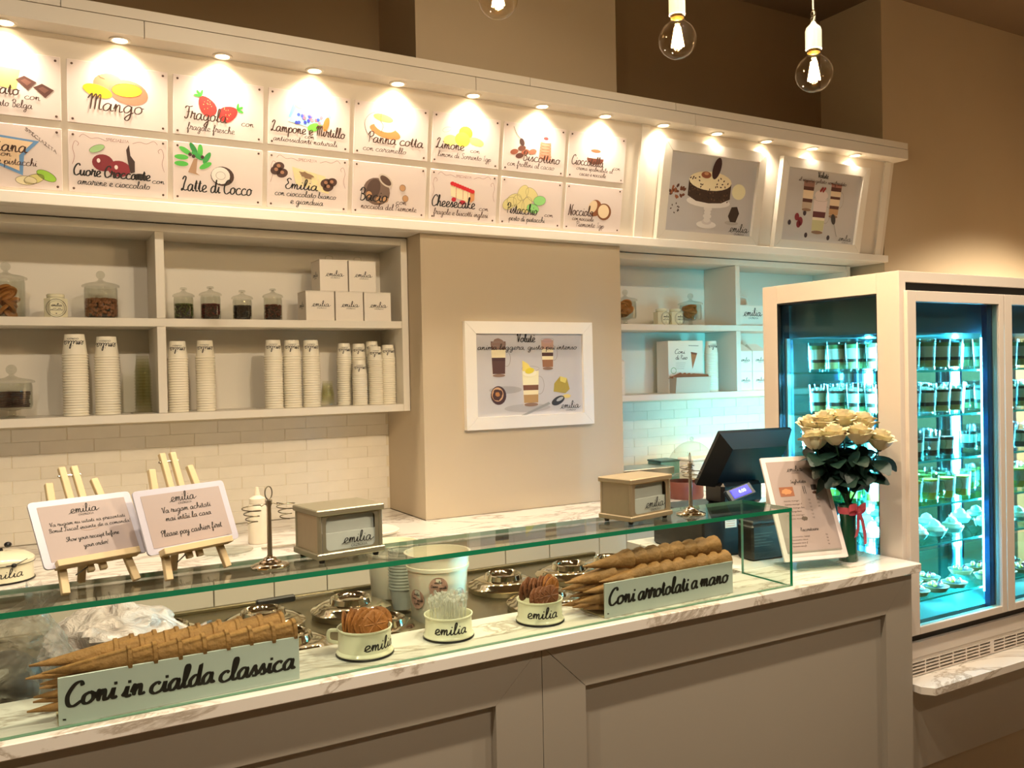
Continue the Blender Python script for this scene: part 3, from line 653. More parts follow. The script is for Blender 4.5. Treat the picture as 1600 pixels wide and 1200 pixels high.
def scrolls(ink, mp):
    for sg in (1, -1):
        X = lambda v: v if sg == 1 else TW-v
        ribbon(ink, spline([(X(.012), .10), (X(.02), .13), (X(.014), .16), (X(.022), .185), (X(.034), .178), (X(.03), .168)]), .0014, SCROLL, mp, .0005)
        ribbon(ink, spline([(X(.036), .20), (X(.05), .212), (X(.075), .200), (X(.1), .204), (X(.125), .195)]), .0014, SCROLL, mp, .0005)
    write(ink, 'SPECIALITA', mp, .125, .196, .005, .0014, SCROLL, W=.08, slant=0, h=.0006, k=2)
RED = (226, 44, 40); DKR = (128, 28, 40); LEAF = (70, 170, 60); PGRN = (196, 216, 140); YL = (250, 226, 40)
def d_choc(a, k, mp):
    poly(a, [(.13, .10), (.20, .09), (.215, .16), (.14, .165)], (244, 224, 120), mp, .0005)
    for x, y in ((.235, .112), (.29, .092)):
        poly(a, [(x-.035, y+.014), (x-.008, y+.03), (x+.03, y+.012), (x+.002, y-.018)], (92, 56, 48), mp, .0008); poly(a, [(x-.02, y+.012), (x-.006, y+.02), (x+.014, y+.01), (x, y-.003)], (124, 82, 70), mp, .0011)
    cap(k, mp, 'Cioccolato', .01, .072, .20, .02); small(k, mp, 'con', .225, .062, .05, .012); small(k, mp, 'cioccolato Belga', .06, .030, .19, .013)
def d_mango(a, k, mp):
    ell(a, .135, .155, .050, .034, (236, 130, 96), mp, .0005, 10); ell(a, .10, .122, .050, .022, (250, 208, 30), mp, .0008, -12); ell(a, .205, .130, .068, .044, (238, 124, 96), mp, .0006, -8)
    ell(a, .20, .137, .052, .024, YL, mp, .0009, 4); ring(a, .20, .137, .052, .024, .0012, INKB, mp, .0011, 4)
    ribbon(a, [(.095, .185), (.11, .172), (.125, .168)], .0014, INKB, mp, .0009)
    cap(k, mp, 'Mango', .065, .055, .19, .027)
def straw(a, mp, x, y, s, rot):
    pts = []
    for i in range(18):
        t = 2*PI*i/18; q = s*(1-.28*math.sin(t/2)**4*0); X = q*.72*math.sin(t)*(1-.25*math.cos(t)); Y = q*math.cos(t); c_, s_ = math.cos(R(rot)), math.sin(R(rot))
        pts.append((x+X*c_-Y*s_, y+X*s_+Y*c_))
    poly(a, pts, RED, mp, .0006)
    for i in range(10):
        X = random.uniform(-.4, .4)*s; Y = random.uniform(-.6, .6)*s; ell(a, x+X, y+Y, .0014, .0022, (250, 190, 120), mp, .0009, n=6)
    for d in (-50, 0, 50):
        an = R(rot+90+d); cx, cy = x-s*math.sin(R(rot)), y+s*math.cos(R(rot)); ell(a, cx+.012*math.cos(an), cy+.012*math.sin(an), .014, .005, LEAF, mp, .0010, rot+90+d, n=10)
def d_frag(a, k, mp):
    straw(a, mp, .125, .118, .042, 35); straw(a, mp, .205, .098, .040, -60)
    cap(k, mp, 'Fragola', .04, .062, .16, .024); small(k, mp, 'con', .255, .058, .05, .012); small(k, mp, 'fragole fresche', .05, .022, .18, .013)
def d_lamp(a, k, mp):
    for x, y, q, c in ((.12, .14, 30, (120, 180, 214)), (.22, .15, -20, (140, 200, 224))): ell(a, x, y, .045, .04, c, mp, .0005, q, n=4)
    poly(a, [(.08, .10), (.12, .17), (.25, .17), (.25, .11), (.17, .085)], (150, 206, 226), mp, .0006)
    for i in range(20): ell(a, random.uniform(.115, .22), random.uniform(.095, .15), .007, .007, random.choice([(44, 60, 190), (60, 80, 200), (236, 110, 130), (240, 130, 150)]), mp, .0009+i*2e-5, n=10)
    ell(a, .19, .088, .03, .016, (110, 200, 60), mp, .0010, 20); ell(a, .24, .105, .012, .03, (210, 130, 60), mp, .0008, -15); ell(a, .135, .165, .03, .012, (190, 220, 150), mp, .0008)
    cap(k, mp, 'Lampone e Mirtillo', .012, .055, .31, .020); small(k, mp, 'con', .15, .040, .04, .009); small(k, mp, 'antiossidanti naturali', .02, .018, .27, .011)
def d_panna(a, k, mp):
    ell(a, .13, .12, .085, .065, (232, 214, 208), mp, .0004, -15); ring(a, .13, .12, .085, .065, .0012, INKB, mp, .0006, -15, 60, 250)
    ell(a, .14, .105, .072, .026, (226, 130, 74), mp, .0006, -12); ell(a, .14, .14, .055, .036, (250, 232, 206), mp, .0008, -8); ell(a, .13, .162, .046, .016, (240, 180, 90), mp, .0010, -8)
    ribbon(a, spline([(.12, .18), (.118, .15), (.13, .13), (.12, .10)]), .002, INKB, mp, .0013)
    cap(k, mp, 'Panna cotta', .06, .056, .26, .022); small(k, mp, 'con caramello', .04, .020, .20, .012)
def d_lim(a, k, mp):
    ell(a, .15, .115, .038, .032, (246, 232, 70), mp, .0006); ell(a, .09, .105, .034, .024, (248, 240, 130), mp, .0005, 10); ell(a, .22, .112, .04, .018, (248, 238, 120), mp, .0005, -10); ell(a, .165, .145, .035, .03, YL, mp, .0005)
    ring(a, .07, .15, .022, .010, .0012, mat('leaf_ink', (120, 150, 120), .6), mp, .0006, 20)
    cap(k, mp, 'Limone', .02, .066, .14, .021); small(k, mp, 'con', .19, .062, .05, .01); small(k, mp, 'limoni di Sorrento Igp', .03, .030, .27, .012)
def d_bisc(a, k, mp):
    for x, y, c in ((.06, .09, (150, 84, 60)), (.09, .075, (90, 50, 40)), (.12, .095, (160, 90, 66)), (.16, .10, (176, 104, 80)), (.10, .11, (110, 64, 50))): ell(a, x, y, .022, .012, c, mp, .0006+y*.002, 15)
    poly(a, [(.195, .07), (.265, .07), (.26, .15), (.20, .15)], (222, 150, 124), mp, .0006)
    for i in range(5): ring(a, .23, .082+i*.014, .028, .007, .0016, mat('cookie_ink', (170, 96, 70), .6), mp, .0009)
    ell(a, .23, .16, .032, .012, (240, 236, 232), mp, .0009); ell(a, .23, .168, .014, .008, (130, 60, 60), mp, .0012)
    ribbon(a, spline([(.05, .205), (.07, .17), (.095, .15)]), .003, mat('spoon_ink', (130, 130, 110), .5), mp, .0008); ell(a, .10, .138, .012, .018, (70, 40, 34), mp, .0010, 30)
    cap(k, mp, 'Biscottino', .105, .055, .21, .022); small(k, mp, 'con frollini al cacao', .025, .025, .26, .012)
def d_cioc(a, k, mp):
    ell(a, .16, .10, .050, .024, (112, 60, 44), mp, .0005); poly(a, [(.115, .105), (.205, .105), (.202, .14), (.118, .14)], (236, 226, 220), mp, .0008); ell(a, .16, .14, .044, .016, (244, 238, 232), mp, .0010); ell(a, .16, .141, .030, .009, (150, 90, 60), mp, .0013)
    cap(k, mp, 'Cioccotella', .02, .066, .19, .022); small(k, mp, 'con', .27, .060, .045, .010); small(k, mp, 'crema spalmabile al', .05, .042, .22, .010); small(k, mp, 'cacao e nocciole', .07, .016, .16, .010)
def d_sic(a, k, mp):
    poly(a, [(.02, .19), (.27, .17), (.22, .115), (.215, .045), (.10, .09), (.02, .15)], (104, 150, 200), mp, .0004); poly(a, [(.03, .18), (.25, .165), (.205, .115), (.205, .06), (.10, .10), (.03, .15)], (236, 206, 170), mp, .0006)
    for x, y, q, c in ((.25, .035, 20, (214, 206, 130)), (.29, .05, -25, (150, 200, 60)), (.225, .028, 0, (232, 220, 180))): ell(a, x, y, .034, .016, c, mp, .0008, q); ring(a, x, y, .034, .016, .0012, INKB, mp, .0010, q)
    cap(k, mp, 'Siciliana', .04, .125, .19, .022); small(k, mp, 'con', .13, .108, .05, .01); small(k, mp, 'mandorle e pistacchi', .02, .080, .24, .013)
    write(k, 'SPECIALITA', mp, .225, .205, .006, .0018, INKB, W=.1, slant=0, slope=-.75, h=.001, k=2)
def d_cuore(a, k, mp):
    scrolls(k, mp)
    ell(a, .115, .115, .037, .031, DKR, mp, .0005); ell(a, .17, .098, .04, .030, (140, 30, 44), mp, .0007); ell(a, .10, .122, .006, .008, (240, 220, 220), mp, .0010); ell(a, .16, .103, .006, .008, (240, 220, 220), mp, .0010)
    ell(a, .095, .165, .028, .012, (160, 200, 140), mp, .0006, 25); ring(a, .095, .165, .028, .012, .0010, INKB, mp, .0009, 25)
    poly(a, [(.195, .17), (.205, .19), (.21, .15), (.225, .13), (.225, .09), (.21, .085), (.20, .13)], (60, 36, 30), mp, .0010); ell(a, .245, .075, .025, .012, (50, 32, 26), mp, .0008)
    cap(k, mp, 'Cuore Croccante', .015, .063, .265, .020, INK, .0046); small(k, mp, 'con', .285, .055, .045, .010, INK); small(k, mp, 'amarene e cioccolato', .028, .030, .25, .013, INK)
def d_cocco(a, k, mp):
    poly(a, [(.055, .11), (.075, .16), (.09, .165), (.085, .11), (.1, .10)], (176, 140, 110), mp, .0005)
    for i, (x, y) in enumerate(((.03, .165), (.045, .19), (.075, .20), (.10, .195), (.125, .17), (.12, .14), (.03, .14), (.09, .175))): ell(a, x, y, .026, .010, random.choice([(50, 160, 70), (80, 190, 70), (30, 140, 60)]), mp, .0006+i*3e-5, (180-i*30))
    for x, y in ((.062, .178), (.075, .172), (.108, .172)): ell(a, x, y, .007, .007, (60, 30, 30), mp, .0012, n=10)
    ell(a, .185, .105, .045, .038, (70, 44, 34), mp, .0006); ell(a, .178, .107, .036, .033, (238, 230, 224), mp, .0008); ring(a, .178, .107, .018, .015, .001, INKB, mp, .0010)
    cap(k, mp, 'Latte di Cocco', .03, .038, .27, .026, INK, .0044)
def d_emil(a, k, mp):
    scrolls(k, mp)
    for i in range(4):
        for j in range(3): x, y = .10+i*.036+j*.006, .17-j*.024-i*.007; poly(a, [(x, y), (x+.034, y-.007), (x+.04, y-.03), (x+.006, y-.023)], (238, 222, 170), mp, .0005+.00002*i)
    for x, y in ((.045, .165), (.06, .14), (.035, .15), (.245, .115), (.27, .12), (.255, .10)): ell(a, x, y, .024, .018, (74, 44, 36), mp, .0008, 20); ell(a, x, y+.003, .008, .007, (170, 120, 90), mp, .0011)
    ell(a, .16, .14, .03, .012, (140, 110, 80), mp, .0012, -15, jit=.5)
    cap(k, mp, 'Emilia', .07, .080, .14, .020, INK); small(k, mp, 'con cioccolato bianco', .03, .050, .26, .012, INK); small(k, mp, 'e gianduia', .095, .020, .14, .013, INK)
def d_bacio(a, k, mp):
    ell(a, .11, .10, .062, .058, (120, 96, 84), mp, .0005, -20); ell(a, .095, .11, .03, .045, (84, 60, 50), mp, .0007, -20); ell(a, .15, .15, .038, .022, (210, 196, 184), mp, .0009, -35); ell(a, .15, .15, .030, .015, (90, 64, 52), mp, .0011, -35)
    for x, y in ((.075, .085), (.12, .065), (.15, .07), (.23, .125), (.245, .08)): ell(a, x, y, .014, .014, (196, 152, 110), mp, .0012); ring(a, x, y, .014, .014, .0012, INKB, mp, .0014)
    cap(k, mp, 'Bacio', .03, .058, .13, .026, INK, .0046); small(k, mp, 'con', .20, .052, .05, .012); small(k, mp, 'nocciola del Piemonte', .04, .024, .26, .013)
def d_chee(a, k, mp):
    scrolls(k, mp)
    poly(a, [(.10, .165), (.13, .17), (.225, .14), (.225, .10), (.20, .085), (.105, .11)], (246, 228, 190), mp, .0005); poly(a, [(.20, .14), (.225, .14), (.225, .10), (.205, .085)], (216, 150, 100), mp, .0007)
    for i in range(9): ell(a, .11+i*.013, .166-i*.0035, .011, .009, (206, 30, 40), mp, .0009+i*1e-5)
    for x in (.13, .165, .19): ribbon(a, [(x, .155), (x+.001, .10)], .003, mat('sauce', (190, 24, 36), .5), mp, .0011)
    ell(a, .12, .095, .012, .010, (190, 30, 50), mp, .0012); ell(a, .165, .085, .016, .010, (190, 30, 50), mp, .0012)
    cap(k, mp, 'Cheesecake', .01, .060, .22, .024, INK, .0044); small(k, mp, 'con', .25, .055, .05, .011); small(k, mp, 'fragole e biscotti inglesi', .02, .024, .28, .013)
def d_pist(a, k, mp):
    for x, y, q in ((.12, .155, 60), (.17, .15, -40), (.05, .10, 30), (.10, .105, -60), (.145, .10, 70), (.075, .12, 20)): ell(a, x, y, .04, .026, (224, 212, 150), mp, .0005+x*.001, q); ring(a, x, y, .04, .026, .0012, mat('pist_ink', (120, 110, 70), .6), mp, .0008, q)
    for x, y, q in ((.215, .125, 10), (.18, .085, -10)): ell(a, x, y, .034, .022, (150, 216, 130), mp, .0010, q); ring(a, x, y, .034, .022, .0012, mat('pist_ink2', (60, 120, 60), .6), mp, .0012, q)
    cap(k, mp, 'Pistacchio', .035, .055, .17, .024, INK, .0036); small(k, mp, 'con', .245, .052, .05, .010); small(k, mp, 'pesto di pistacchi', .05, .022, .20, .013, INK)
def d_nocc(a, k, mp):
    ell(a, .18, .115, .038, .042, (140, 84, 50), mp, .0005, -30); ell(a, .165, .12, .024, .034, (232, 206, 170), mp, .0007, -30); ell(a, .235, .10, .044, .042, (132, 84, 50), mp, .0008); ell(a, .232, .102, .034, .034, (236, 212, 176), mp, .0010)
    cap(k, mp, 'Nocciola', .02, .072, .15, .024); small(k, mp, 'con nocciole', .045, .048, .13, .010); small(k, mp, 'Piemonte Igp', .07, .018, .17, .013)
PL = [[('Cioccolato con cioccolato Belga, cut by the picture edge', d_choc), ('Mango with orange fruit', d_mango), ('Fragola with two strawberries', d_frag), ('Lampone e Mirtillo with blue berries', d_lamp), ('Panna cotta with caramel cup', d_panna), ('Limone with lemons', d_lim), ('Biscottino with a cookie jar', d_bisc), ('Cioccotella with a cocoa jar', d_cioc)],
      [('Siciliana with a blue-edged island map, cut by the edge', d_sic), ('Cuore Croccante with dark cherries', d_cuore), ('Latte di Cocco with palm and coconut', d_cocco), ('Emilia with white chocolate and nuts', d_emil), ('Bacio with a tipped jar of hazelnuts', d_bacio), ('Cheesecake with a red-topped slice', d_chee), ('Pistacchio with green nuts', d_pist), ('Nocciola with two split nuts', d_nocc)]]
for row in (0, 1):
    for i, (lab, fn) in enumerate(PL[row]):
        menu_plate(i-1, row, 'white %s-row menu plate %s' % (('top', 'bottom')[row], lab), fn)

# ================================================================== framed pictures
def framed(label, loc, W, H, fw, dep, rx, draw, bg, rz=0, ms=True):
    t = thing('framed_picture', label, 'picture', loc); t.rotation_euler = (R(90)+rx, 0, rz)
    FM = mat('frame_white', (232, 226, 216), .4)
    def side(p): obj('frame_side', MB().prism(p, 0, dep, FM), t)
    g = .0006
    side([(g, 0), (W-g, 0), (W-fw-g, fw), (fw+g, fw)]); side([(W, g), (W, H-g), (W-fw, H-fw-g), (W-fw, fw+g)]); side([(W-g, H), (g, H), (fw+g, H-fw), (W-fw-g, H-fw)]); side([(0, H-g), (0, g), (fw, fw+g), (fw, H-fw-g)])
    obj('picture_sheet', MB().box((fw-.004, fw-.004, .001), (W-fw+.004, H-fw+.004, dep*.45), bg), t)
    b = MB(); z = dep*.45; draw(b, lambda X, Y, h=0: Vector((fw+X, fw+Y, z+h)), W-2*fw, H-2*fw); obj('print', b, t)
    return t
GREYBG = mat('print_bg', (196, 192, 192), .45, noise=.06, scale=5)
def mug(a, mp, x, y, w, h, lay, hd=1):
    poly(a, [(x-w*.42, y), (x+w*.42, y), (x+w*.5, y+h), (x-w*.5, y+h)], (206, 198, 190), mp, .0004)
    z = y+h*.08
    for c, dh in lay:
        q = .42+.08*(z-y)/h; q2 = .42+.08*(z+dh*h-y)/h
        poly(a, [(x-w*(q-.03), z), (x+w*(q-.03), z), (x+w*(q2-.03), z+dh*h), (x-w*(q2-.03), z+dh*h)], c, mp, .0007); z += dh*h
    ring(a, x, y+h, w*.5, w*.12, .0014, mat('glass_line', (150, 140, 130), .4), mp, .0012)
    if hd: ring(a, x+w*.5, y+h*.55, w*.26, h*.24, .0022, mat('glass_line', (150, 140, 130), .4), mp, .0006, 0, -110, 110)
    ell(a, x, y+h*.03, w*.4, h*.05, (140, 110, 90), mp, .0009)
def p_pillar(a, mp, W, H):
    DK = (84, 52, 42); CR = (236, 222, 180); BR = (150, 104, 72)
    ell(a, .16, .125, .09, .018, (172, 168, 168), mp, .0002); ell(a, .28, .035, .13, .02, (176, 172, 172), mp, .0002)
    mug(a, mp, .125, .19, .085, .155, [(DK, .4), ((70, 40, 34), .1), (CR, .25), ((110, 74, 58), .25)]); ell(a, .125, .345, .034, .026, (140, 110, 96), mp, .0010, jit=.2)
    mug(a, mp, .40, .22, .075, .145, [(BR, .25), (CR, .12), (DK, .12), (CR, .12), ((190, 150, 130), .3)]); ell(a, .40, .36, .03, .012, (190, 150, 140), mp, .0011)
    mug(a, mp, .30, .045, .10, .18, [((176, 140, 88), .22), (CR, .12), ((120, 76, 50), .14), ((240, 232, 190), .38)])
    ell(a, .295, .205, .04, .018, (246, 240, 210), mp, .0012); poly(a, [(.255, .215), (.255, .265), (.285, .25), (.305, .225), (.28, .21)], (236, 214, 110), mp, .0015); ell(a, .295, .215, .026, .014, (226, 206, 50), mp, .0018, 10)
    ell(a, .12, .10, .042, .045, (66, 36, 34), mp, .0006, 10); ell(a, .115, .105, .032, .034, (206, 160, 120), mp, .0009, 10); ell(a, .115, .103, .026, .028, (70, 38, 30), mp, .0012, 10, jit=.3); ell(a, .115, .105, .012, .012, (180, 120, 60), mp, .0015, jit=.4)
    poly(a, [(.43, .11), (.435, .15), (.47, .185), (.51, .175), (.525, .12), (.50, .10)], (170, 150, 60), mp, .0008); poly(a, [(.47, .185), (.51, .175), (.50, .15), (.47, .16)], (222, 206, 110), mp, .0011); ell(a, .505, .085, .026, .010, (224, 200, 120), mp, .0010, jit=.4)
    poly(a, [(.24, .0), (.27, -.0), (.41, .05), (.40, .06)], (150, 150, 148), mp, .0016); ell(a, .455, .065, .040, .020, (48, 46, 48), mp, .0018, 22); ell(a, .465, .072, .022, .008, (170, 172, 172), mp, .0021, 22)
    write(a, 'Volutè', mp, .225, .355, .020, .0042, INK, W=.105, h=.0024); write(a, 'anima leggera, gusto più intenso', mp, .012, .318, .013, .0026, INK, W=.56, h=.0024, k=3)
    logo(a, mp, W-.135, .025, .12)
def p_cake(a, mp, W, H):
    ell(a, .29, .045, .07, .02, (232, 228, 226), mp, .0006); ell(a, .29, .06, .035, .015, (214, 208, 208), mp, .0008)
    for z, q in ((.07, .024), (.09, .030), (.11, .024), (.13, .03), (.148, .022)): ell(a, .29, z, q, .014, (226, 222, 220), mp, .0010+z*.001)
    ell(a, .29, .165, .155, .030, (232, 228, 226), mp, .0012)
    poly(a, [(.14, .19), (.14, .27), (.44, .27), (.44, .19), (.38, .165), (.29, .158), (.20, .165)], (58, 38, 28), mp, .0014)
    random.seed(3)
    for i in range(70): ell(a, random.uniform(.145, .435), random.uniform(.172, .262), .006, .004, random.choice([(40, 26, 20), (84, 58, 42), (104, 74, 54)]), mp, .0016, random.uniform(0, 180), n=6)
    ell(a, .29, .275, .150, .050, (240, 226, 190), mp, .0019); 
    for i in range(26):
        q = random.uniform(0, 6.28); s_ = random.uniform(.4, .98); ell(a, .29+.145*s_*math.cos(q), .275+.047*s_*math.sin(q), .007, .004, (70, 44, 32), mp, .0021, random.uniform(0, 180), n=6)
    ell(a, .255, .305, .035, .018, (150, 86, 60), mp, .0024); ell(a, .255, .312, .016, .008, (206, 150, 110), mp, .0026); ell(a, .325, .345, .028, .060, (58, 28, 26), mp, .0028, -16)
    ell(a, .50, .235, .050, .042, (236, 228, 188), mp, .0010); poly(a, [(.44, .10), (.46, .15), (.50, .155), (.52, .12), (.50, .07), (.46, .07)], (48, 32, 26), mp, .0010); ell(a, .47, .065, .05, .012, (176, 170, 168), mp, .0005)
    for i in range(18): ell(a, .07+random.uniform(-.05, .05), .20+random.uniform(-.03, .035), .014, .008, random.choice([(110, 60, 40), (80, 44, 32), (150, 90, 60)]), mp, .0008+i*2e-5, random.uniform(0, 180), n=5)
    for i in range(9): ell(a, .06+random.uniform(-.04, .05), .12+random.uniform(-.03, .03), .006, .004, (70, 50, 40), mp, .0008, random.uniform(0, 180), n=5)
    logo(a, mp, W-.16, .018, .15)
def p_cups(a, mp, W, H):
    DK = (84, 44, 40); CR = (230, 206, 176)
    mug(a, mp, .19, .175, .095, .17, [((190, 170, 150), .2), (DK, .12), (CR, .28), (DK, .12), ((150, 110, 100), .2)], 0); mug(a, mp, .42, .15, .095, .19, [((190, 150, 110), .18), (DK, .1), (CR, .2), (DK, .08), (CR, .16), (DK, .12), ((170, 110, 100), .1)])
    mug(a, mp, .30, .05, .12, .20, [((200, 196, 150), .3), ((236, 224, 200), .08), ((90, 34, 46), .17), ((226, 210, 210), .35)]); ell(a, .30, .27, .055, .030, (222, 208, 206), mp, .0014); 
    for i in range(6): ell(a, .29+i*.007, .295+(i % 3)*.008, .008, .008, (150, 40, 44), mp, .0017, n=8)
    for x, y, q in ((.12, .135, .018), (.15, .11, .022), (.14, .095, .018)): ell(a, x, y, q, q*1.2, (130, 30, 50), mp, .0008)
    for x, y in ((.065, .10), (.18, .16), (.21, .035), (.40, .03)): ell(a, x, y, .013, .015, (50, 34, 50), mp, .0008)
    ell(a, .425, .14, .018, .032, (52, 46, 48), mp, .0012, 20); ribbon(a, [(.435, .115), (.47, .04)], .009, mat('spoon_grey', (150, 148, 144), .4), mp, .0010)
    write(a, 'Volutè', mp, .25, .368, .016, .0034, INK, W=.09, h=.002); write(a, 'il sapore gelato semifreddo', mp, .10, .338, .011, .0022, INKB, W=.40, h=.002, k=3)
    logo(a, mp, W-.135, .018, .12)
framed('white framed picture of three dessert mugs hanging on the pillar', (1.795, PY-.001, 1.401), .718, .510, .058, .028, R(-.5), p_pillar, GREYBG)
an = math.atan(.16)+.02
framed('white framed picture of a chocolate cake on a stand, left one on the menu board', (2.905, bY(2.355)-.003, 2.3525), .725, .515, .054, .030, an, p_cake, GREYBG)
framed('white framed picture of three layered dessert glasses, right one on the menu board', (3.755, bY(2.355)-.003, 2.3525), .732, .515, .054, .030, an, p_cups, GREYBG)
# ================================================================== things on the shelves
SH1, SH2 = 1.9182, 1.5302
def jar(label, x, y, r, h, fillm, fh, grain, base=SH1, lid='knob', foot=0, n=60, kind='jar', thingn='glass_jar'):
    t = thing(thingn, label, kind, (x, y, base)); z0 = foot
    g = MB()
    if foot: g.lathe([(0, 0), (r*.62, 0), (r*.62, .004), (r*.2, .010), (r*.16, foot-.008), (r*.5, foot-.001), (0, foot-.001)], GJAR, 22)
    g.lathe([(0, z0), (r*.93, z0), (r, z0+.012), (r, z0+h-.012), (r*.96, z0+h), (r*.93, z0+h), (r*.96, z0+h-.014), (r*.96, z0+.014), (r*.9, z0+.005), (0, z0+.005)], GJAR, 28)
    obj('body', g, t)
    l = MB().lathe([(r*1.0, z0+h+.0005), (r*1.12, z0+h+.002), (r*1.12, z0+h+.008), (r*.95, z0+h+.014), (r*.35, z0+h+.022), (r*.14, z0+h+.03), (r*.13, z0+h+.035)], GJAR, 28)
    kn = r*.27 if lid == 'knob' else 0
    if kn: l.sphere((0, 0, z0+h+.034+kn), kn, GJAR, 14)
    else: l.lathe([(0, z0+h+.030), (r*.34, z0+h+.032), (r*.36, z0+h+.038), (r*.3, z0+h+.041), (0, z0+h+.041)], GJAR, 18)
    obj('lid', l, t)
    if grain == 'ball':
        b = MB().lathe([(0, z0+.006), (r*.80, z0+.008), (r*.82, z0+.02), (r*.80, z0+fh-.008), (0, z0+fh-.008)], mat('nut_shadow', (50, 34, 22), .8), 18); q = r*(.12 if r > .05 else .075)
        for k in range(n):
            a = k*2.399; zz = z0+.014+(fh-.018)*random.random(); rad = r*.86
            if k > n*.72: rad = r*.86*math.sqrt(random.random()); zz = z0+fh-.004
            b.sphere((rad*math.cos(a), rad*math.sin(a), zz), q, fillm, 7)
        o = obj('contents', b, t); o['kind'] = 'stuff'
    elif grain == 'disc':
        for k in range(n):
            a = random.uniform(0, 6.28); rad = r*.32*random.random()**.5
            M = Matrix.Translation((rad*math.cos(a), rad*math.sin(a), z0+.014+(fh-.02)*k/n+.01)) @ Matrix.Rotation(random.uniform(-.9, .9), 4, 'X') @ Matrix.Rotation(random.uniform(-.9, .9), 4, 'Y')
            obj('cookie', MB().lathe([(0, -.005), (r*.46, -.006), (r*.52, 0), (r*.44, .007), (r*.2, .011), (0, .012)], fillm, 14, M), t)
    elif grain == 'stack':
        for k in range(n):
            for (dx, dy) in ((-.4, -.25), (.38, -.3), (0, .4)):
                obj('cookie', MB().lathe([(0, 0), (r*.46, 0), (r*.48, .003), (r*.45, .0065), (0, .007)], fillm, 14, Matrix.Translation((dx*r+random.uniform(-.004, .004), dy*r, z0+.007+k*.0078))), t)
    return t
NUT = mat('hazelnut_brown', (140, 88, 52), .5, noise=.3, scale=60); COOK = mat('cookie_gold', (190, 126, 60), .6, noise=.2, scale=40); PISTG = mat('green_nuts', (96, 110, 44), .6, noise=.3, scale=80)
REDB = mat('red_berries', (110, 34, 34), .5, noise=.3, scale=80); DARKB = mat('dark_beans', (40, 32, 26), .4, noise=.3, scale=80); COCO = mat('brown_beans', (120, 58, 36), .5, noise=.3, scale=80); DKC = mat('dark_cookie', (66, 40, 34), .6, noise=.2, scale=50)
jar('large glass jar of golden cookies cut by the left picture edge, upper shelf', -.045, 3.90, .066, .15, COOK, .12, 'disc', n=9)
jar('wide glass jar half full of hazelnuts with a round knob lid', .289, 3.90, .063, .130, NUT, .082, 'ball', n=330)
jar('small glass jar of green nuts, first of the four small jars', .608, 3.90, .040, .098, PISTG, .072, 'ball', lid='flat', n=200)
jar('small glass jar of dark red berries, second of the four small jars', .718, 3.90, .042, .106, REDB, .074, 'ball', lid='flat', n=200)
jar('small glass jar of blackish beans, third of the four small jars', .852, 3.90, .041, .094, DARKB, .070, 'ball', lid='flat', n=200)
jar('small glass jar of reddish brown beans, last of the four small jars', .986, 3.90, .040, .105, COCO, .076, 'ball', lid='flat', n=200)
jar('footed glass dish with lid full of dark chocolate cookies, lower shelf at the far left', -.035, 3.89, .072, .10, DKC, .075, 'stack', base=SH2, foot=.035, n=8, kind='cake stand', thingn='footed_jar')
jar('glass jar of brown cookies half hidden by the pillar, right shelf', 2.945, 3.90, .062, .098, COOK, .085, 'disc', foot=.035, n=10, kind='jar')
jar('footed glass jar of cookies beside the two labelled pots, right shelf', 3.420, 3.90, .064, .088, COOK, .080, 'disc', foot=.035, n=10, kind='jar')
def pot(label, x, y, w, h, word):
    t = thing('labelled_pot', label, 'pot', (x, y, SH1)); q = w/2; c = q*.5
    pl = [(-q+c, -q), (q-c, -q), (q, -q+c), (q, q-c), (q-c, q), (-q+c, q), (-q, q-c), (-q, -q+c)]
    obj('body', MB().prism(pl, 0, h*.8, CREAM).lathe([(q*.9, h*.8), (q*.72, h*.86), (0, h*.86)], CREAM, 20), t)
    obj('lid', MB().lathe([(0, h*.865), (q*.78, h*.865), (q*.8, h*.96), (q*.7, h), (0, h)], CREAM, 22), t)
    b = MB(); mp = lambda X, Y, H=0: Vector((X, -q-.0002-H, Y))
    ring(b, 0, h*.40, q*.86, q*.86, .0018, INK, mp, .0004); ring(b, 0, h*.40, q*.70, q*.70, .0008, INK, mp, .0004)
    write(b, 'emilia', mp, -q*.42, h*.47, .006, .0016, INK, W=q*.9, k=2); write(b, word, mp, -q*.52, h*.30, .0045, .0010, INK, W=q*1.05, slant=0, k=2); ell(b, 0, h*.18, .003, .002, INK, mp, .0004, n=6)
    obj('round_label', b, t); return t
pot('small white square pot with a round label beside the hazelnut jar', .124, 3.87, .082, .096, 'ZUCCHERO')
pot('small white pot with round label, left of the two on the right shelf', 3.185, 3.88, .082, .094, 'ZUCCHERO')
pot('small white pot with round label, right of the two on the right shelf', 3.278, 3.87, .082, .094, 'CANNELLA')

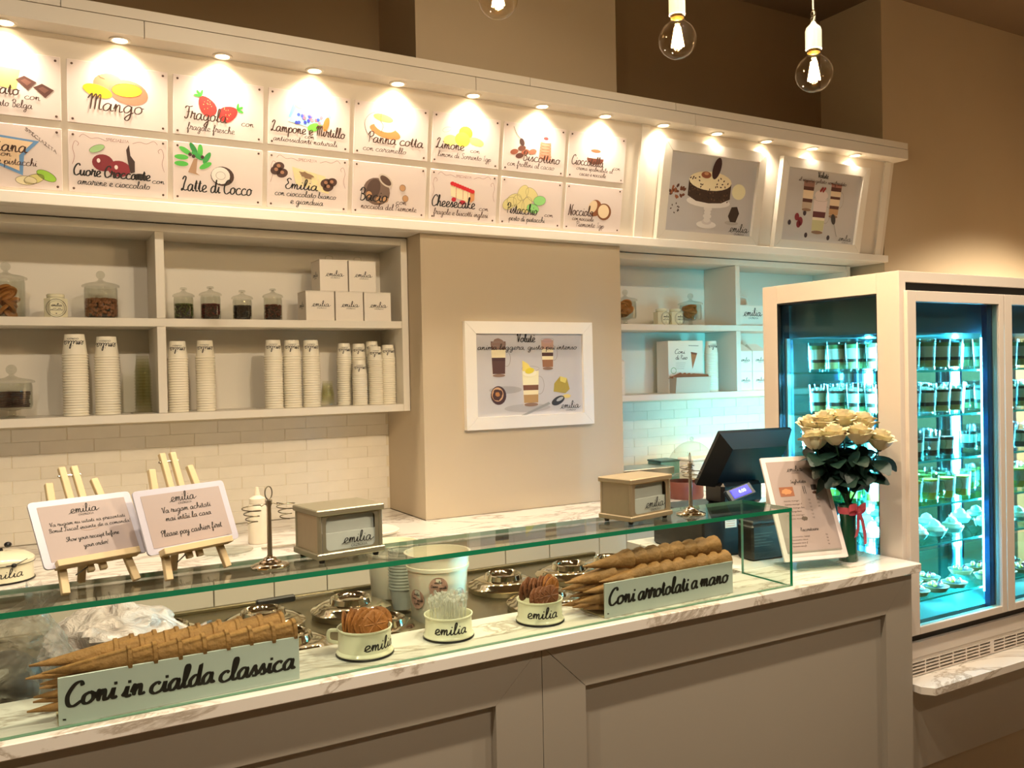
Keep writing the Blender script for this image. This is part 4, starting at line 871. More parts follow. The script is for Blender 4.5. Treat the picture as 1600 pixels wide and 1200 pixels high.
# cup stacks: inverted paper cups, one inside another, each cup a thing
def cupmesh(r, h, m_=None):
    m_ = m_ or CUP
    return mesh('paper_cup', MB().lathe([(r*.99, 0), (r*1.05, .0012), (r*1.05, .0048), (r*.99, .006), (r*.80, h-.002), (r*.78, h), (0, h)], m_, 22))
CM = {'l': cupmesh(.046, .084), 'm': cupmesh(.039, .075), 's': cupmesh(.034, .066), 'w': cupmesh(.047, .084)}
CD = {'l': (.046, .084, .0104), 'm': (.039, .075, .0104), 's': (.034, .066, .0098), 'w': (.047, .084, .0104)}
def stack(kind, x, y, H, where, z0=SH2, a0=-1.75):
    r, h, p = CD[kind]; n = max(2, int((H-h)/p)+1); p = (H-h)/(n-1)
    for i in range(n):
        o = bpy.data.objects.new('paper_cup', CM[kind]); C.objects.link(o); o.location = (x, y, z0+i*p)
        if i < n-1: tag(o, '%s cup from the top, %s' % (ORD[n-1-i], where), 'cup', where)
        else:
            tag(o, 'topmost lettered cup on the '+where, 'cup', where)
            b = MB(); mp = lambda X, Y, H_=0: Vector(((r*(.99-.19*(h-.03-Y)/h*1.0)+.0014+H_)*math.cos(a0-X/r), (r*(.99-.19*(h-.03-Y)/h)+.0014+H_)*math.sin(a0-X/r), h-.030-Y))
            logo(b, mp, -r*1.1, -.004, r*2.2, k=3)
            obj('print', b, o)
stack('l', .187, 3.875, .325, 'left tall cup stack beside the footed dish'); stack('l', .303, 3.875, .316, 'right tall cup stack beside the footed dish')
stack('m', .573, 3.86, .297, 'first cup stack right of the shelf divider'); stack('m', .683, 3.86, .300, 'second cup stack right of the shelf divider')
stack('m', .972, 3.86, .302, 'first of the three cup stacks in the middle'); stack('m', 1.058, 3.87, .302, 'second of the three cup stacks in the middle'); stack('m', 1.145, 3.87, .302, 'third of the three cup stacks in the middle')
stack('s', 1.322, 3.935, .290, 'back left cup stack of the cluster near the pillar'); stack('s', 1.372, 3.865, .205, 'short front cup stack of the cluster near the pillar')
stack('s', 1.398, 3.945, .288, 'back middle cup stack of the cluster near the pillar'); stack('s', 1.452, 3.87, .272, 'front middle cup stack of the cluster near the pillar'); stack('s', 1.468, 3.955, .30, 'rear cup stack of the cluster near the pillar')
stack('s', 1.520, 3.88, .280, 'front right cup stack of the cluster near the pillar'); 
stack('m', 3.555, 3.88, .298, 'cup stack beside the carton of cones on the right shelf')
CLEARP = glass('clear_plastic', (248, 248, 240), boost=1.6)
def clear_stack(label, x, y, z0, r, h, p, n, up=False, m_=None):
    t = thing('clear_cup_stack', label, 'cups', (x, y, z0)); m_ = m_ or CLEARP
    pr = [(r*.72, h), (r*.99, .006), (r*1.06, .004), (r*1.06, .0), (r*.98, .0)]
    if up: pr = [(r*.72, 0), (r*.99, h-.006), (r*1.06, h-.004), (r*1.06, h), (r*.98, h)]
    me = mesh('clear_cup', MB().lathe(pr, m_, 20))
    for i in range(n):
        o = bpy.data.objects.new('clear_cup', me); C.objects.link(o); o.parent = t; o.location = (0, 0, .006+i*p)
    return t
t = clear_stack('stack of clear plastic cups on a small metal tray beside the shelf divider', .437, 3.88, SH2, .032, .07, .0125, 14)
obj('metal_tray', MB().box((-.045, -.045, 0), (.045, .045, .004), STEEL, ch=.001), t)
clear_stack('short stack of clear plastic cups between the middle and right paper cup stacks', 1.222, 3.88, SH2, .030, .06, .010, 6)

# ice cream boxes
BOXM = mat('carton_white', (234, 226, 214), .55)
def carton(label, x, y, z, w=.132, h=.133, d=.13, handle=False, roof=False, grp=None, rz=0):
    t = thing('ice_cream_box', label, 'box', (x, y, z), rz, grp)
    obj('body', MB().box((-w/2+.001, 0, 0), (w/2-.001, d, h-.004), BOXM, ch=.001), t)
    if roof:
        obj('gable_top', MB().add([(-w/2+.001, 0, h-.0038), (w/2-.001, 0, h-.0038), (w/2-.001, d, h-.0038), (-w/2+.001, d, h-.0038), (-w/2+.02, d/2, h+.04), (w/2-.02, d/2, h+.04)], [(0, 1, 5, 4), (2, 3, 4, 5), (1, 2, 5), (3, 0, 4), (3, 2, 1, 0)], BOXM), t)
    else: obj('lid_flap', MB().box((-w/2, -.0008, h-.0035), (w/2, d, h), BOXM), t)
    if handle: obj('handle', MB().tube(spline3([(-.018, d/2, h), (-.014, d/2, h+.022), (.014, d/2, h+.022), (.018, d/2, h)]), .0016, CLEARP, 6), t)
    b = MB(); logo(b, flat((0, -.0002, 0), (1, 0, 0), (0, 0, 1)), -w*.30, h*.47, w*.66, k=3); logo(b, flat((-w/2+.0008, 0, 0), (0, -1, 0), (0, 0, 1)), -d*.8, h*.47, d*.6, k=2)
    obj('lettering', b, t); return t
def spline3(p, k=5):
    out = []; q = [p[0]]+list(p)+[p[-1]]
    for i in range(1, len(q)-2):
        a, b, c, d = q[i-1:i+3]
        for j in range(k):
            t = j/k; out.append(tuple(.5*(2*b[n]+(c[n]-a[n])*t+(2*a[n]-5*b[n]+4*c[n]-d[n])*t*t+(3*b[n]-a[n]-3*c[n]+d[n])*t**3) for n in range(3)))
    out.append(tuple(p[-1])); return out
gr = 'white logo boxes stacked on the left shelf'
carton('white logo box, left one in the bottom row of the box pile', 1.172, 3.80, SH1, grp=gr); carton('white logo box, middle one in the bottom row of the box pile', 1.308, 3.80, SH1, grp=gr); carton('white logo box, right one in the bottom row of the box pile', 1.444, 3.80, SH1, grp=gr)
carton('white logo box with handle, left one on top of the box pile', 1.238, 3.80, SH1+.1335, h=.142, handle=True, grp=gr); carton('white logo box with handle, right one on top of the box pile', 1.374, 3.80, SH1+.1335, h=.142, handle=True, grp=gr)
t = carton('large white logo box with arched handle beside the fridge, upper right shelf', 3.83, 3.82, SH1, w=.24, h=.125, d=.16)
obj('arched_handle', MB().tube(spline3([(-.05, .08, .125), (-.045, .08, .175), (.03, .08, .175), (.04, .08, .125)]), .006, BOXM, 6), t)
gr = 'white gable boxes on the lower right shelf'
carton('white gable box, lower left of the four beside the fridge', 3.768, 3.82, SH2, w=.118, h=.116, grp=gr); carton('white gable box, lower right of the four beside the fridge', 3.888, 3.82, SH2, w=.118, h=.116, grp=gr)
carton('white gable box, upper left of the four beside the fridge', 3.768, 3.82, SH2+.1165, w=.118, h=.125, roof=True, grp=gr); carton('white gable box, upper right of the four beside the fridge', 3.888, 3.82, SH2+.1165, w=.118, h=.125, roof=True, grp=gr)
carton('white gable box half hidden behind the right edge of the pillar', 2.815, 3.82, SH2, w=.12, h=.19, roof=True)
# carton of cones
t = thing('cone_carton', 'open display carton of cones printed Coni di Riso beside a cup stack', 'box', (3.34, 3.83, SH2), R(-6))
obj('back_box', MB().box((-.12, .03, 0), (.12, .15, .30), BOXM, ch=.001), t)
GREYB = mat('carton_grey', (196, 190, 176), .5)
b = MB(); b.add([(-.115, -.03, 0), (.12, -.03, 0), (.12, -.045, .09), (-.115, -.045, .09), (-.115, .029, 0), (.12, .029, 0), (.12, .029, .10), (-.115, .029, .10)], [(0, 1, 2, 3), (1, 5, 6, 2), (4, 0, 3, 7), (0, 4, 5, 1)], GREYB); obj('tray', b, t)
b = MB(); mp = flat((0, .0298, 0), (1, 0, 0), (0, 0, 1))
write(b, 'Coni', mp, -.075, .225, .013, .0026, INKB, W=.07, h=.0002); write(b, 'di Riso', mp, -.07, .192, .013, .0026, INKB, W=.08, h=.0002)
for k in range(4): ribbon(b, [(-.07, .172-k*.011), (.0-k*.004, .172-k*.011)], .0016, INKB, mp, .0002)
poly(b, [(.035, .235), (.08, .228), (.045, .135)], (176, 104, 60), mp, .0003); poly(b, [(.035, .235), (.08, .228), (.076, .218), (.04, .222)], (120, 66, 40), mp, .0005); ring(b, -.085, .128, .017, .017, .003, mat('green_seal', (120, 160, 90), .5), mp); ribbon(b, [(.02, .272), (.09, .270)], .006, mat('grey_print', (120, 116, 110), .5), mp, .0002)
poly(b, [(0, 0)]*3, INK, mp, 0) if False else None
obj('lettering', b, t)
for k in range(7):
    x = -.09+k*.03; obj('cone', MB().lathe([(0, -.06), (.017, .03), (.015, .03), (0, -.04)], mat('cone_brown', (150, 92, 60), .7, noise=.2), 12, Matrix.Translation((x, -.005, .095)) @ Matrix.Rotation(R(80+k*4), 4, 'Y')), t)
# ================================================================== on the back worktop
WZ = 1.0005
t = thing('enamel_tin', 'round cream enamel tin with dark clasps at the left edge of the worktop', 'tin', (-.075, 3.40, WZ))
obj('body', MB().lathe([(0, 0), (.098, 0), (.1, .004), (.096, .006), (.096, .058), (.099, .060)], CREAM, 36), t)
obj('base_rim', MB().lathe([(.0985, .0), (.1005, .002), (.1, .005), (.0975, .006)], BLACK, 36), t)
obj('lid', MB().lathe([(.1, .062), (.1, .072), (.095, .078), (.07, .092), (0, .10)], CREAM, 36), t)
obj('seal', MB().lathe([(.0985, .0595), (.1015, .0605), (.0985, .0618)], BLACK, 36), t)
obj('knob', MB().sphere((.02, 0, .118), .012, BLACK, 14, sc=(1, 1, .8)).lathe([(.006, .099), (.004, .108)], BLACK, 10), t)
a = -1.2; obj('clasp', MB().sphere((.103*math.cos(a), .103*math.sin(a), .062), .009, BLACK, 12, sc=(1, 1, .8)).tube(spline3([(.1*math.cos(a)-.05, .1*math.sin(a)-.0, .064), (.104*math.cos(a), .104*math.sin(a), .064), (.1*math.cos(a)+.04, .1*math.sin(a)+.03, .075)]), .0014, BLACK, 5), t)
b = MB(); write(b, 'emilia', onyl(0, 0, .022, .0964, -2.0), .0, 0, .014, .0026, W=.11); obj('lettering', b, t)
t = thing('squeeze_bottle', 'pale plastic squeeze bottle with pointed cap on the back worktop', 'bottle', (.815, 3.55, WZ))
MILK = mat('milky_plastic', (236, 226, 206), .4, sub=.2)
obj('body', MB().lathe([(0, 0), (.036, 0), (.038, .005), (.038, .14), (.034, .155), (.03, .16)], MILK, 26), t); obj('cap', MB().lathe([(.031, .161), (.031, .18), (.012, .192), (.006, .225), (0, .226)], MILK, 22), t)
t = thing('glass_plate', 'clear glass plate on the worktop behind the second sign easel', 'plate', (.66, 3.40, WZ)); obj('dish', MB().lathe([(0, .0), (.06, 0), (.10, .012), (.1, .014), (.06, .004), (0, .004)], GLS, 32), t)
t = thing('tongs', 'steel tongs with black grips lying on the worktop', 'tongs', (.93, 3.38, WZ)); t.rotation_euler = (0, 0, R(-8))
obj('blade', MB().box((-.14, -.008, .004), (0, .008, .010), STEEL, ch=.002, T=Matrix.Rotation(R(4), 4, 'Z')), t); obj('grip', MB().box((0, -.012, .0), (.10, .012, .018), BLACK, ch=.004), t)
t = thing('lidded_tub', 'round white tub with a flat pale lid on the worktop left of the pillar', 'tub', (1.22, 3.36, WZ)); 
obj('body', MB().lathe([(0, 0), (.108, 0), (.115, .028)], PLAST, 36), t); obj('lid', MB().lathe([(.118, .0285), (.121, .030), (.121, .037), (.116, .040), (.108, .038), (0, .038)], PLAST, 36), t)
t = thing('chocolate_pot', 'brown lidded pot with a steel handle behind the right napkin dispenser', 'pot', (2.98, 3.46, WZ))
obj('body', MB().lathe([(0, 0), (.088, 0), (.092, .01), (.092, .085), (.09, .088)], mat('pot_brown', (120, 66, 52), .4), 30), t); obj('lid', MB().lathe([(.093, .089), (.09, .10), (.05, .125), (0, .135)], GJAR, 28), t)
t = thing('white_container', 'white square plastic container standing on the worktop right of the brown pot', 'container', (3.22, 3.62, WZ)); obj('body', MB().box((-.1, -.06, 0), (.1, .06, .17), PLAST, ch=.01), t); obj('lid', MB().box((-.104, -.064, .1702), (.104, .064, .182), PLAST, ch=.004), t)
t = thing('glass_dome', 'clear glass cake dome on the worktop below the right shelf', 'dome', (3.36, 3.84, WZ)); obj('dome', MB().lathe([(.16*math.sin(R(q)), .02+.23*math.cos(R(q))) for q in range(2, 91, 8)], GJAR, 30), t); obj('plate', MB().lathe([(0, 0), (.17, 0), (.18, .012), (0, .012)], CREAM, 30), t)
obj('knob', MB().sphere((0, 0, .262), .013, GJAR, 12), t)
t = thing('steel_pan', 'shallow steel pan stacked on white trays behind the right napkin dispenser', 'pan', (2.93, 3.82, WZ)); obj('body', MB().box((-.15, -.1, .09), (.2, .1, .13), STEEL, ch=.004), t); obj('white_tray', MB().box((-.14, -.095, 0), (.15, .095, .042), PLAST, ch=.006), t); obj('white_tray', MB().box((-.15, -.1, .044), (.16, .1, .0898), PLAST, ch=.006), t)
t = thing('teal_box', 'teal glass storage box on the worktop right of the steel pan', 'box', (3.20, 3.90, WZ)); obj('body', MB().box((-.07, -.06, 0), (.07, .06, .14), mat('teal_box_glass', (110, 160, 150), .3), ch=.004), t); obj('lid', MB().box((-.072, -.062, .1402), (.072, .062, .15), mat('teal_lid', (80, 110, 104), .4), ch=.002), t)
# ================================================================== on the glass
GZ = 1.3036
def plate_round(w, h, r, z0, z1, m_, T=None):
    pts = []
    for cx, cy, a0 in ((w-r, h-r, 0), (r, h-r, 90), (r, r, 180), (w-r, r, 270)):
        for k in range(5): a = R(a0+k*22.5); pts.append((cx+r*math.cos(a), cy+r*math.sin(a)))
    return MB().prism(pts, z0, z1, m_, T)
def easel_set(F, yw, tilt, bl, w, h, lines, lab_e, lab_b):
    t = thing('tabletop_easel', lab_e, 'easel', F, R(yw)); th = R(tilt)
    def bar(n, x0, x1, s0, s1, wd, dp, off=0.0, yb=.028):
        d = Vector((x1-x0, 0, 0)); a = Vector((x0, yb+s0*math.sin(th)+off, s0*math.cos(th))); b_ = Vector((x1, yb+s1*math.sin(th)+off, s1*math.cos(th)))
        ax = (b_-a); L = ax.length; ax.normalize(); ux = Vector((1, 0, 0)); ux = (ux-ax*ux.dot(ax)).normalized(); uy = ax.cross(ux)
        M = Matrix((ux, uy, ax)).transposed().to_4x4(); M.translation = a
        return obj(n, MB().box((-wd/2, -dp/2, 0), (wd/2, dp/2, L), WOOD, M, ch=.001), t)
    bar('leg', -.062, -.040, .006, .215, .013, .010); bar('leg', .062, .040, .006, .215, .013, .010)
    bar('mast', -.011, -.011, .038, .245, .012, .009, -.001); bar('mast', .011, .011, .038, .245, .012, .009, -.001)
    c, s_ = math.cos(th), math.sin(th)
    M = Matrix.Translation((0, .028, 0)) @ Matrix.Rotation(-th, 4, 'X')
    obj('ledge_bar', MB().box((-.072, -.026, .048), (.072, -.006, .060), WOOD, M, ch=.001), t)
    obj('peg', MB().tube([(-.02, .028+.228*s_, .228*c), (.02, .028+.228*s_, .228*c)], .0022, STEEL, 6), t)
    obj('rear_leg', MB().box((-.006, -.005, 0), (.006, .005, .092), WOOD, Matrix.Translation((0, .113, .002)) @ Matrix.Rotation(R(10), 4, 'X'), ch=.001), t)
    obj('strap', MB().tube([(-.045, .03, .035), (0, .06, .045), (.03, .10, .03)], .0012, BLACK2, 5), t)
    t2 = thing('sign_board', lab_b, 'sign', bl); t2.rotation_euler = (R(90)-th, 0, R(yw))
    obj('board', plate_round(w, h, .007, -.004, 0, LAM), t2)
    b = MB(); obj('card', plate_round(w-.026, h-.022, .001, .0002, .0006, PINKC, Matrix.Translation((.013, .011, 0))), t2)
    mp = lambda X, Y, H=0: Vector((X, Y, .0007+H)); logo(b, mp, w*.35, h*.76, w*.30)
    for (tx, x, y, W, xh, wd) in lines: write(b, tx, mp, x*w, y*h, xh, wd, INK, W=W*w, h=.0003, k=3)
    ribbon(b, spline([(w*.42, h*.50), (w*.5, h*.475), (w*.60, h*.50)]), .0008, mat('flourish', (170, 140, 120), .5), mp, .0003)
    obj('lettering', b, t2)
easel_set((.125, 1.640, GZ), 21, 32, (.026, 1.648, 1.3535), .180, .126,
 [('Va rugam nu uitati sa prezentati', .14, .60, .74, .0036, .0008), ('Bonul Fiscal inainte de a comanda!', .12, .51, .80, .0036, .0008), ('Show your receipt before', .25, .35, .52, .0040, .0009), ('your order!', .40, .23, .24, .0040, .0009)],
 'small pine easel at the left end of the glass top', 'pink card sign with four text lines on the left easel')
easel_set((.290, 1.650, GZ), 25, 23.6, (.188, 1.652, 1.3565), .192, .121,
 [('Va rugam achitati', .24, .60, .54, .0053, .0011), ('mai întâi la casa', .26, .47, .50, .0053, .0011), ('Please pay cashier first', .17, .24, .67, .0057, .0012)],
 'small pine easel beside the left napkin dispenser', 'pink card sign Please pay cashier first on the second easel')
def dispenser(label, loc, rz, w, d, h, m_, m2):
    t = thing('napkin_dispenser', label, 'napkin dispenser', loc, rz); z0 = .008
    obj('base', MB().box((-.003, -.003, z0), (w+.003, d+.003, z0+.012), m_, ch=.002), t)
    obj('top', MB().box((-.003, -.003, h-.012), (w+.003, d+.003, h), m_, ch=.002), t)
    for x in (.0, w-.009):
        for y in (.0, d-.009): obj('post', MB().tube([(x+.0045, y+.0045, z0+.0122), (x+.0045, y+.0045, h-.0122)], .0045, m_, 10), t)
    for x in (.002, w-.003):
        b = MB().box((x, .009, z0+.0122), (x+.001, d-.009, h-.0122), m2); xo = x-.0003 if x < .01 else x+.0012
        obj('side_panel', b, t)
    obj('rear_panel', MB().box((.009, d-.004, z0+.0122), (w-.009, d-.003, h-.0122), m2), t)
    # front: rounded window frame, clear sheet, napkins
    n = MB(); W0, H0 = w-.019, h-.0246-z0; pts = []; r = .009
    for cx, cy, a0 in ((W0-r-.008, H0-r-.003, 0), (r+.008, H0-r-.003, 90), (r+.008, r+.003, 180), (W0-r-.008, r+.003, 270)):
        for k in range(6): a = R(a0+k*18); pts.append((cx+r*math.cos(a), cy+r*math.sin(a)))
    N = len(pts); outer = [(W0/2+(W0/2)*max(-1, min(1, math.cos(a)*1.42)), H0/2+(H0/2)*max(-1, min(1, math.sin(a)*1.42))) for a in [math.atan2((p[1]-H0/2)/H0, (p[0]-W0/2)/W0) for p in pts]]
    ox, oz = .0095, z0+.0123
    n.add([(ox+x, .003, oz+y) for x, y in pts]+[(ox+x, .003, oz+y) for x, y in outer], [(i, (i+1) % N, N+(i+1) % N, N+i) for i in range(N)], m_)
    obj('window_frame', n, t)
    nb = MB(); random.seed(int(loc[0]*100)); NAP = mat('napkin_paper', (232, 226, 222), .7, bump=.15)
    for k in range(9):
        y = .0065+k*.010; hh = H0*(.50 if k == 0 else .93); nb.box((.013, y, oz+.001), (w-.013, y+.0092, oz+hh), NAP)
    obj('napkins', nb, t)
    obj('clear_front', MB().box((.012, .0036, oz+.001), (w-.012, .0044, oz+H0-.001), GLS), t)
    for x in (.012, w-.012):
        for y in (.012, d-.012): obj('foot', MB().lathe([(0, 0), (.0055, 0), (.007, .0078), (0, .0078)], BLACK, 12, Matrix.Translation((x, y, 0))), t)
    b = MB(); logo(b, flat((0, .0030, 0), (1, 0, 0), (0, 0, 1)), w*.36, z0+.026, w*.50); obj('lettering', b, t)
DG = mat('grey_satin_metal', (176, 170, 146), .34, .75)
dispenser('dark metal napkin dispenser next to the second sign easel', (.492, 1.642, GZ), R(8), .142, .112, .105, DG, BRASSY)
dispenser('warm silver napkin dispenser near the right end of the glass top', (1.236, 1.628, GZ), R(12), .150, .10, .108, BRASSY, BRASSY)
def ringstand(label, loc, rz):
    t = thing('cone_stand', label, 'cone holder', loc, rz)
    obj('base', MB().lathe([(0, 0), (.036, 0), (.037, .002), (.030, .005), (.022, .0065), (.020, .010), (.014, .012), (.012, .016), (.006, .019), (.005, .022), (0, .022)], CHROME, 30), t)
    obj('rod', MB().lathe([(.0048, .022), (.0042, .115), (.0065, .121), (.0068, .128), (.004, .130), (0, .130)], STEEL, 14), t)
    obj('top_ring', MB().tube([(.008*math.cos(a), 0, .142+.0125*math.sin(a)) for a in [2*PI*i/18 for i in range(18)]], .0011, DSTEEL, 6, closed=True), t)
    for sg in (1, -1):
        pts = [(0, 0, .120), (sg*.010, 0, .121), (sg*.018, -.002, .118)]
        for i in range(54):
            a = PI*(sg > 0)+i*2*PI/16; q = .0195-.0105*i/54; pts.append((sg*.0375+q*math.cos(a), q*math.sin(a), .1205-.034*i/54))
        obj('spiral', MB().tube(pts, .0011, DSTEEL, 6), t)
ringstand('polished cone stand with wire spirals left of the dark napkin dispenser', (.410, 1.690, GZ), R(20)); ringstand('polished cone stand with wire spirals in front of the till screen', (1.456, 1.672, GZ), R(62))

# ================================================================== on the marble, behind the glass
MZ = CT+.0004
conem = mesh('cone', MB().lathe([(.0015, 0), (.0205, .128), (.0235, .130), (.0235, .136), (.0205, .137), (.019, .130), (0, .012)], WAFER, 14, Matrix.Rotation(R(90), 4, 'Y')))
conem2 = mesh('cone', MB().lathe([(.0012, 0), (.0185, .098), (.0212, .112), (.0262, .126), (.0266, .135), (.0240, .135), (.019, .118), (0, .012)], WAFER2, 14, Matrix.Rotation(R(90), 4, 'Y')))
CNT = {}
def conebox(loc, rz, text, word, me, sgn, rows, W=None):
    L, D, H = .403, .108, .080
    t = thing('cone_box', 'frosted cone box lettered %s' % word, 'display box', loc, rz)
    obj('front_panel', MB().box((0, 0, 0), (L, .004, H), SIGNM, ch=.0006), t)
    obj('rear_panel', MB().box((0, D-.004, 0), (L, D, H*.8), GLS), t); obj('floor_plate', MB().box((-.001, .0042, 0), (L, D-.0042, .003), mat('box_floor', (190, 176, 140), .3)), t)
    b = MB(); mp = flat((0, -.0002, 0), (1, 0, 0), (0, 0, 1)); x = .010
    for w_, wd_, y in text: write(b, w_, mp, x, y, 0.0182, .0054, INK, W=wd_, h=.0003, slant=.16, nib=.35, k=5); x += wd_+.008
    ribbon(b, [(.006, .010), (.011, .0095)], .004, INK, mp, .0003)
    obj('lettering', b, t)
    ca, sa = math.cos(rz), math.sin(rz)
    for (x0, y, z, n, pitch, ry, lab) in rows:
        for i in range(n):
            o = bpy.data.objects.new('wafer_cone', me); C.objects.link(o)
            X = x0+i*pitch*math.cos(R(ry)); Z = z+i*pitch*math.sin(R(ry))
            o.location = (loc[0]+X*ca-y*sa, loc[1]+X*sa+y*ca, loc[2]+Z); o.rotation_euler = (random.uniform(0, 6.28), -R(ry), rz+random.uniform(-.012, .012)); o.rotation_mode = 'XYZ'
            w_ = lab.split(' cone nested in ')
            key = w_[1]; CNT[key] = CNT.get(key, 0)+1
            tag(o, '%s %s cone from the tip, %s' % (ORD[CNT[key]-1], w_[0].replace('golden ', ''), key.replace('the ', '', 1)), 'cone', key)
rows = [(-.022, .022, .086, 8, .041, 0, 'golden wafer cone nested in the front top row of the left cone box'), (-.040, .050, .094, 8, .0415, 0, 'golden wafer cone nested in the middle top row of the left cone box'), (-.01, .080, .090, 8, .038, 0, 'golden wafer cone nested in the rear top row of the left cone box')]
for z, k in ((.024, 0), (.046, 1), (.066, 2)):
    for y in (.030, .074): rows.append((-.045+.010*((k+(y > .05)) % 3), y, z, 2, .045, 0, 'golden wafer cone nested in the low rows of the left cone box'))
conebox((.039, 1.609, MZ), R(.9), [('Coni', .078, .030), ('in', .036, .028), ('cialda', .108, .025), ('classica', .138, .022)], 'Coni in cialda classica', conem, 1, rows)
rows = [(-.025, .050, .113, 8, .040, 0, 'rolled wafer cone nested in the single top row of the right cone box'), (.005, .028, .078, 8, .038, 0, 'rolled wafer cone nested in the front second row of the right cone box'), (-.075, .052, .082, 2, .040, 0, 'rolled wafer cone nested in the middle rows of the right cone box'), (-.04, .078, .080, 8, .040, 0, 'rolled wafer cone nested in the rear second row of the right cone box')]
for z, k in ((.022, 0), (.040, 1), (.060, 2)):
    for y in (.028, .054, .080): rows.append((-.065+.012*((k*2+int(y*100)) % 4), y, z, 2, .04, 0, 'rolled wafer cone nested in the low rows of the right cone box'))
conebox((1.150, 1.620, MZ), R(1.3), [('Coni', .078, .028), ('arrotolati', .158, .028), ('a', .022, .030), ('mano', .094, .030)], 'Coni arrotolati a mano', conem2, 1, rows)

def emil_bowl(label, loc, r, h, a0, handle=False):
    t = thing('enamel_bowl', label, 'bowl', loc)
    obj('body', MB().lathe([(0, .004), (r*1.05, .004), (r*1.06, .007), (r*.985, .012), (r*.97, h-.005), (r*1.02, h-.003), (r*1.02, h), (r*.97, h), (r*.93, h-.006), (r*.93, .012), (0, .010)], CREAM, 40), t)
    obj('base_rim', MB().lathe([(0, 0), (r*1.055, 0), (r*1.08, .002), (r*1.06, .0045), (0, .0045)], BLACK, 40), t)
    b = MB(); write(b, 'emilia', onyl(0, 0, h*.34, r*.982, a0), 0, 0, .0115, .0026, W=r*1.42, h=.0004, nib=.15); obj('lettering', b, t)
    if handle: obj('handle', MB().tube(spline3([(-r*.8, .6*r, h-.01), (-r*1.1, .8*r, h-.012), (-r*1.1, .82*r, h*.45), (-r*.8, .62*r, h*.35)]), .004, CREAM, 8), t)
    return t
B1, B2, B3 = (.598, 1.690, MZ), (.792, 1.700, MZ), (1.018, 1.690, MZ)
emil_bowl('cream enamel bowl of amber wafer discs nearest the left cone box', B1, .055, .056, -1.95, True); emil_bowl('cream enamel bowl holding clear spoons in the middle', B2, .052, .050, -2.62); emil_bowl('cream enamel bowl of dark brown wafers beside the right cone box', B3, .052, .052, -2.70)
def disc(m_, r, th=.0045):
    b = MB(); prof = [(0, -th/2), (r*.9, -th/2), (r, -th*.2), (r, th*.2), (r*.9, th/2), (0, th/2)]
    b.lathe(prof, m_, 20)
    for k in range(8):
        a = 2*PI*k/8; b.tube([(0, 0, th*.5), (r*.85*math.cos(a), r*.85*math.sin(a), th*.5)], .0011, m_, 4)
    return mesh('wafer_disc', b)
dm = disc(BISC, .029); dm2 = disc(BISC2, .024)
def put_disc(me, base, dx, dy, z, az, lean, lab, grp=None):
    o = bpy.data.objects.new('wafer_disc', me); C.objects.link(o); o.location = (base[0]+dx, base[1]+dy, base[2]+z); o.rotation_euler = (R(90)+lean, 0, az)
    if grp: CNT[grp] = CNT.get(grp, 0)+1; lab = '%s from the left of the %s' % (ORD[CNT[grp]-1], grp)
    tag(o, lab, 'wafer', grp)
for k in range(7): put_disc(dm, B1, -.036+k*.0082, .012-k*.0036, .060+.006*((k*5) % 3)/2, R(62-k*9), R((-9, 6, -3, 8, -6, 4, -8)[k]), 'round amber wafer standing in the fan in the left bowl', 'amber wafers fanned in the left bowl')
put_disc(dm, B1, .018, -.012, .060, R(6), R(-10), 'amber wafer in front of the fan facing out in the left bowl'); put_disc(dm, B1, .033, .008, .060, R(-12), R(-6), 'amber wafer standing apart at the right rim of the left bowl')
for k in range(7): put_disc(dm2, B3, -.032+k*.0100, .014-k*.0010, .071+.005*((k*5) % 3)/2, R(30+(k*17) % 14), R((8, -4, 5, -7, 3, -5, 6)[k]), 'dark brown wafer in the rear row of the right bowl', 'dark wafers in the rear row of the right bowl')
for k in range(4): put_disc(dm2, B3, -.022+k*.013, -.018, .057+.002*(k % 2), R(26-k*7), R(-5), 'dark brown wafer in the front row of the right bowl', 'dark wafers in the front row of the right bowl')
put_disc(dm, B3, .030, -.004, .068, R(24), R(4), 'paler amber wafer at the right side of the dark wafers'); put_disc(dm, B3, .030, .008, .072, R(30), R(-4), 'paler amber wafer behind the right side of the dark wafers')
SPOONM = film('clear_spoon_plastic', (226, 224, 214), .30); b = MB(); random.seed(11)
for k in range(75):
    a = k*2.399; q = .044*math.sqrt((k+.5)/75); x, y = q*math.cos(a), q*math.sin(a); zz = .086+random.uniform(-.006, .005)
    b.tube([(x*.8, y*.8, .014), (x, y, zz)], .0019, SPOONM, 5); b.sphere((x, y, zz), .0042, SPOONM, 6, sc=(1, .6, 1.3))
o = obj('clear_spoons', b, None, B2); tag(o, 'bundle of glinting clear plastic spoons in the middle bowl', 'spoons', kind='stuff')

# steel wells with lids
lidm = MB().lathe([(.106, 0), (.108, .003), (.104, .006), (.094, .008), (.088, .014), (.074, .019), (.058, .021), (.054, .034), (.050, .036), (.046, .034), (.042, .026), (0, .024)], CHROME, 40)
colm = mesh('collar', MB().lathe([(.104, 0), (.106, .012), (.100, .0125), (.098, 0)], STEEL, 40)); lidme = mesh('cover', lidm)
SZ = 1.0225
names = {(0, 0): 'behind the plastic bags, back row', (0, 1): 'back row, above the left cone box', (0, 2): 'back row, behind the amber wafers', (0, 4): 'back row, right of the white bucket', (0, 5): 'back row, behind the dark brown wafers', (0, 6): 'back row, behind the right cone box',
         (1, 0): 'front row, behind the middle of the left cone box', (1, 1): 'front row, behind the right end of the left cone box', (1, 2): 'front row, left of the white bucket', (1, 4): 'front row, between the bucket and the dark wafers', (1, 5): 'front row, left behind the right cone box', (1, 6): 'front row, under the left of the till'}
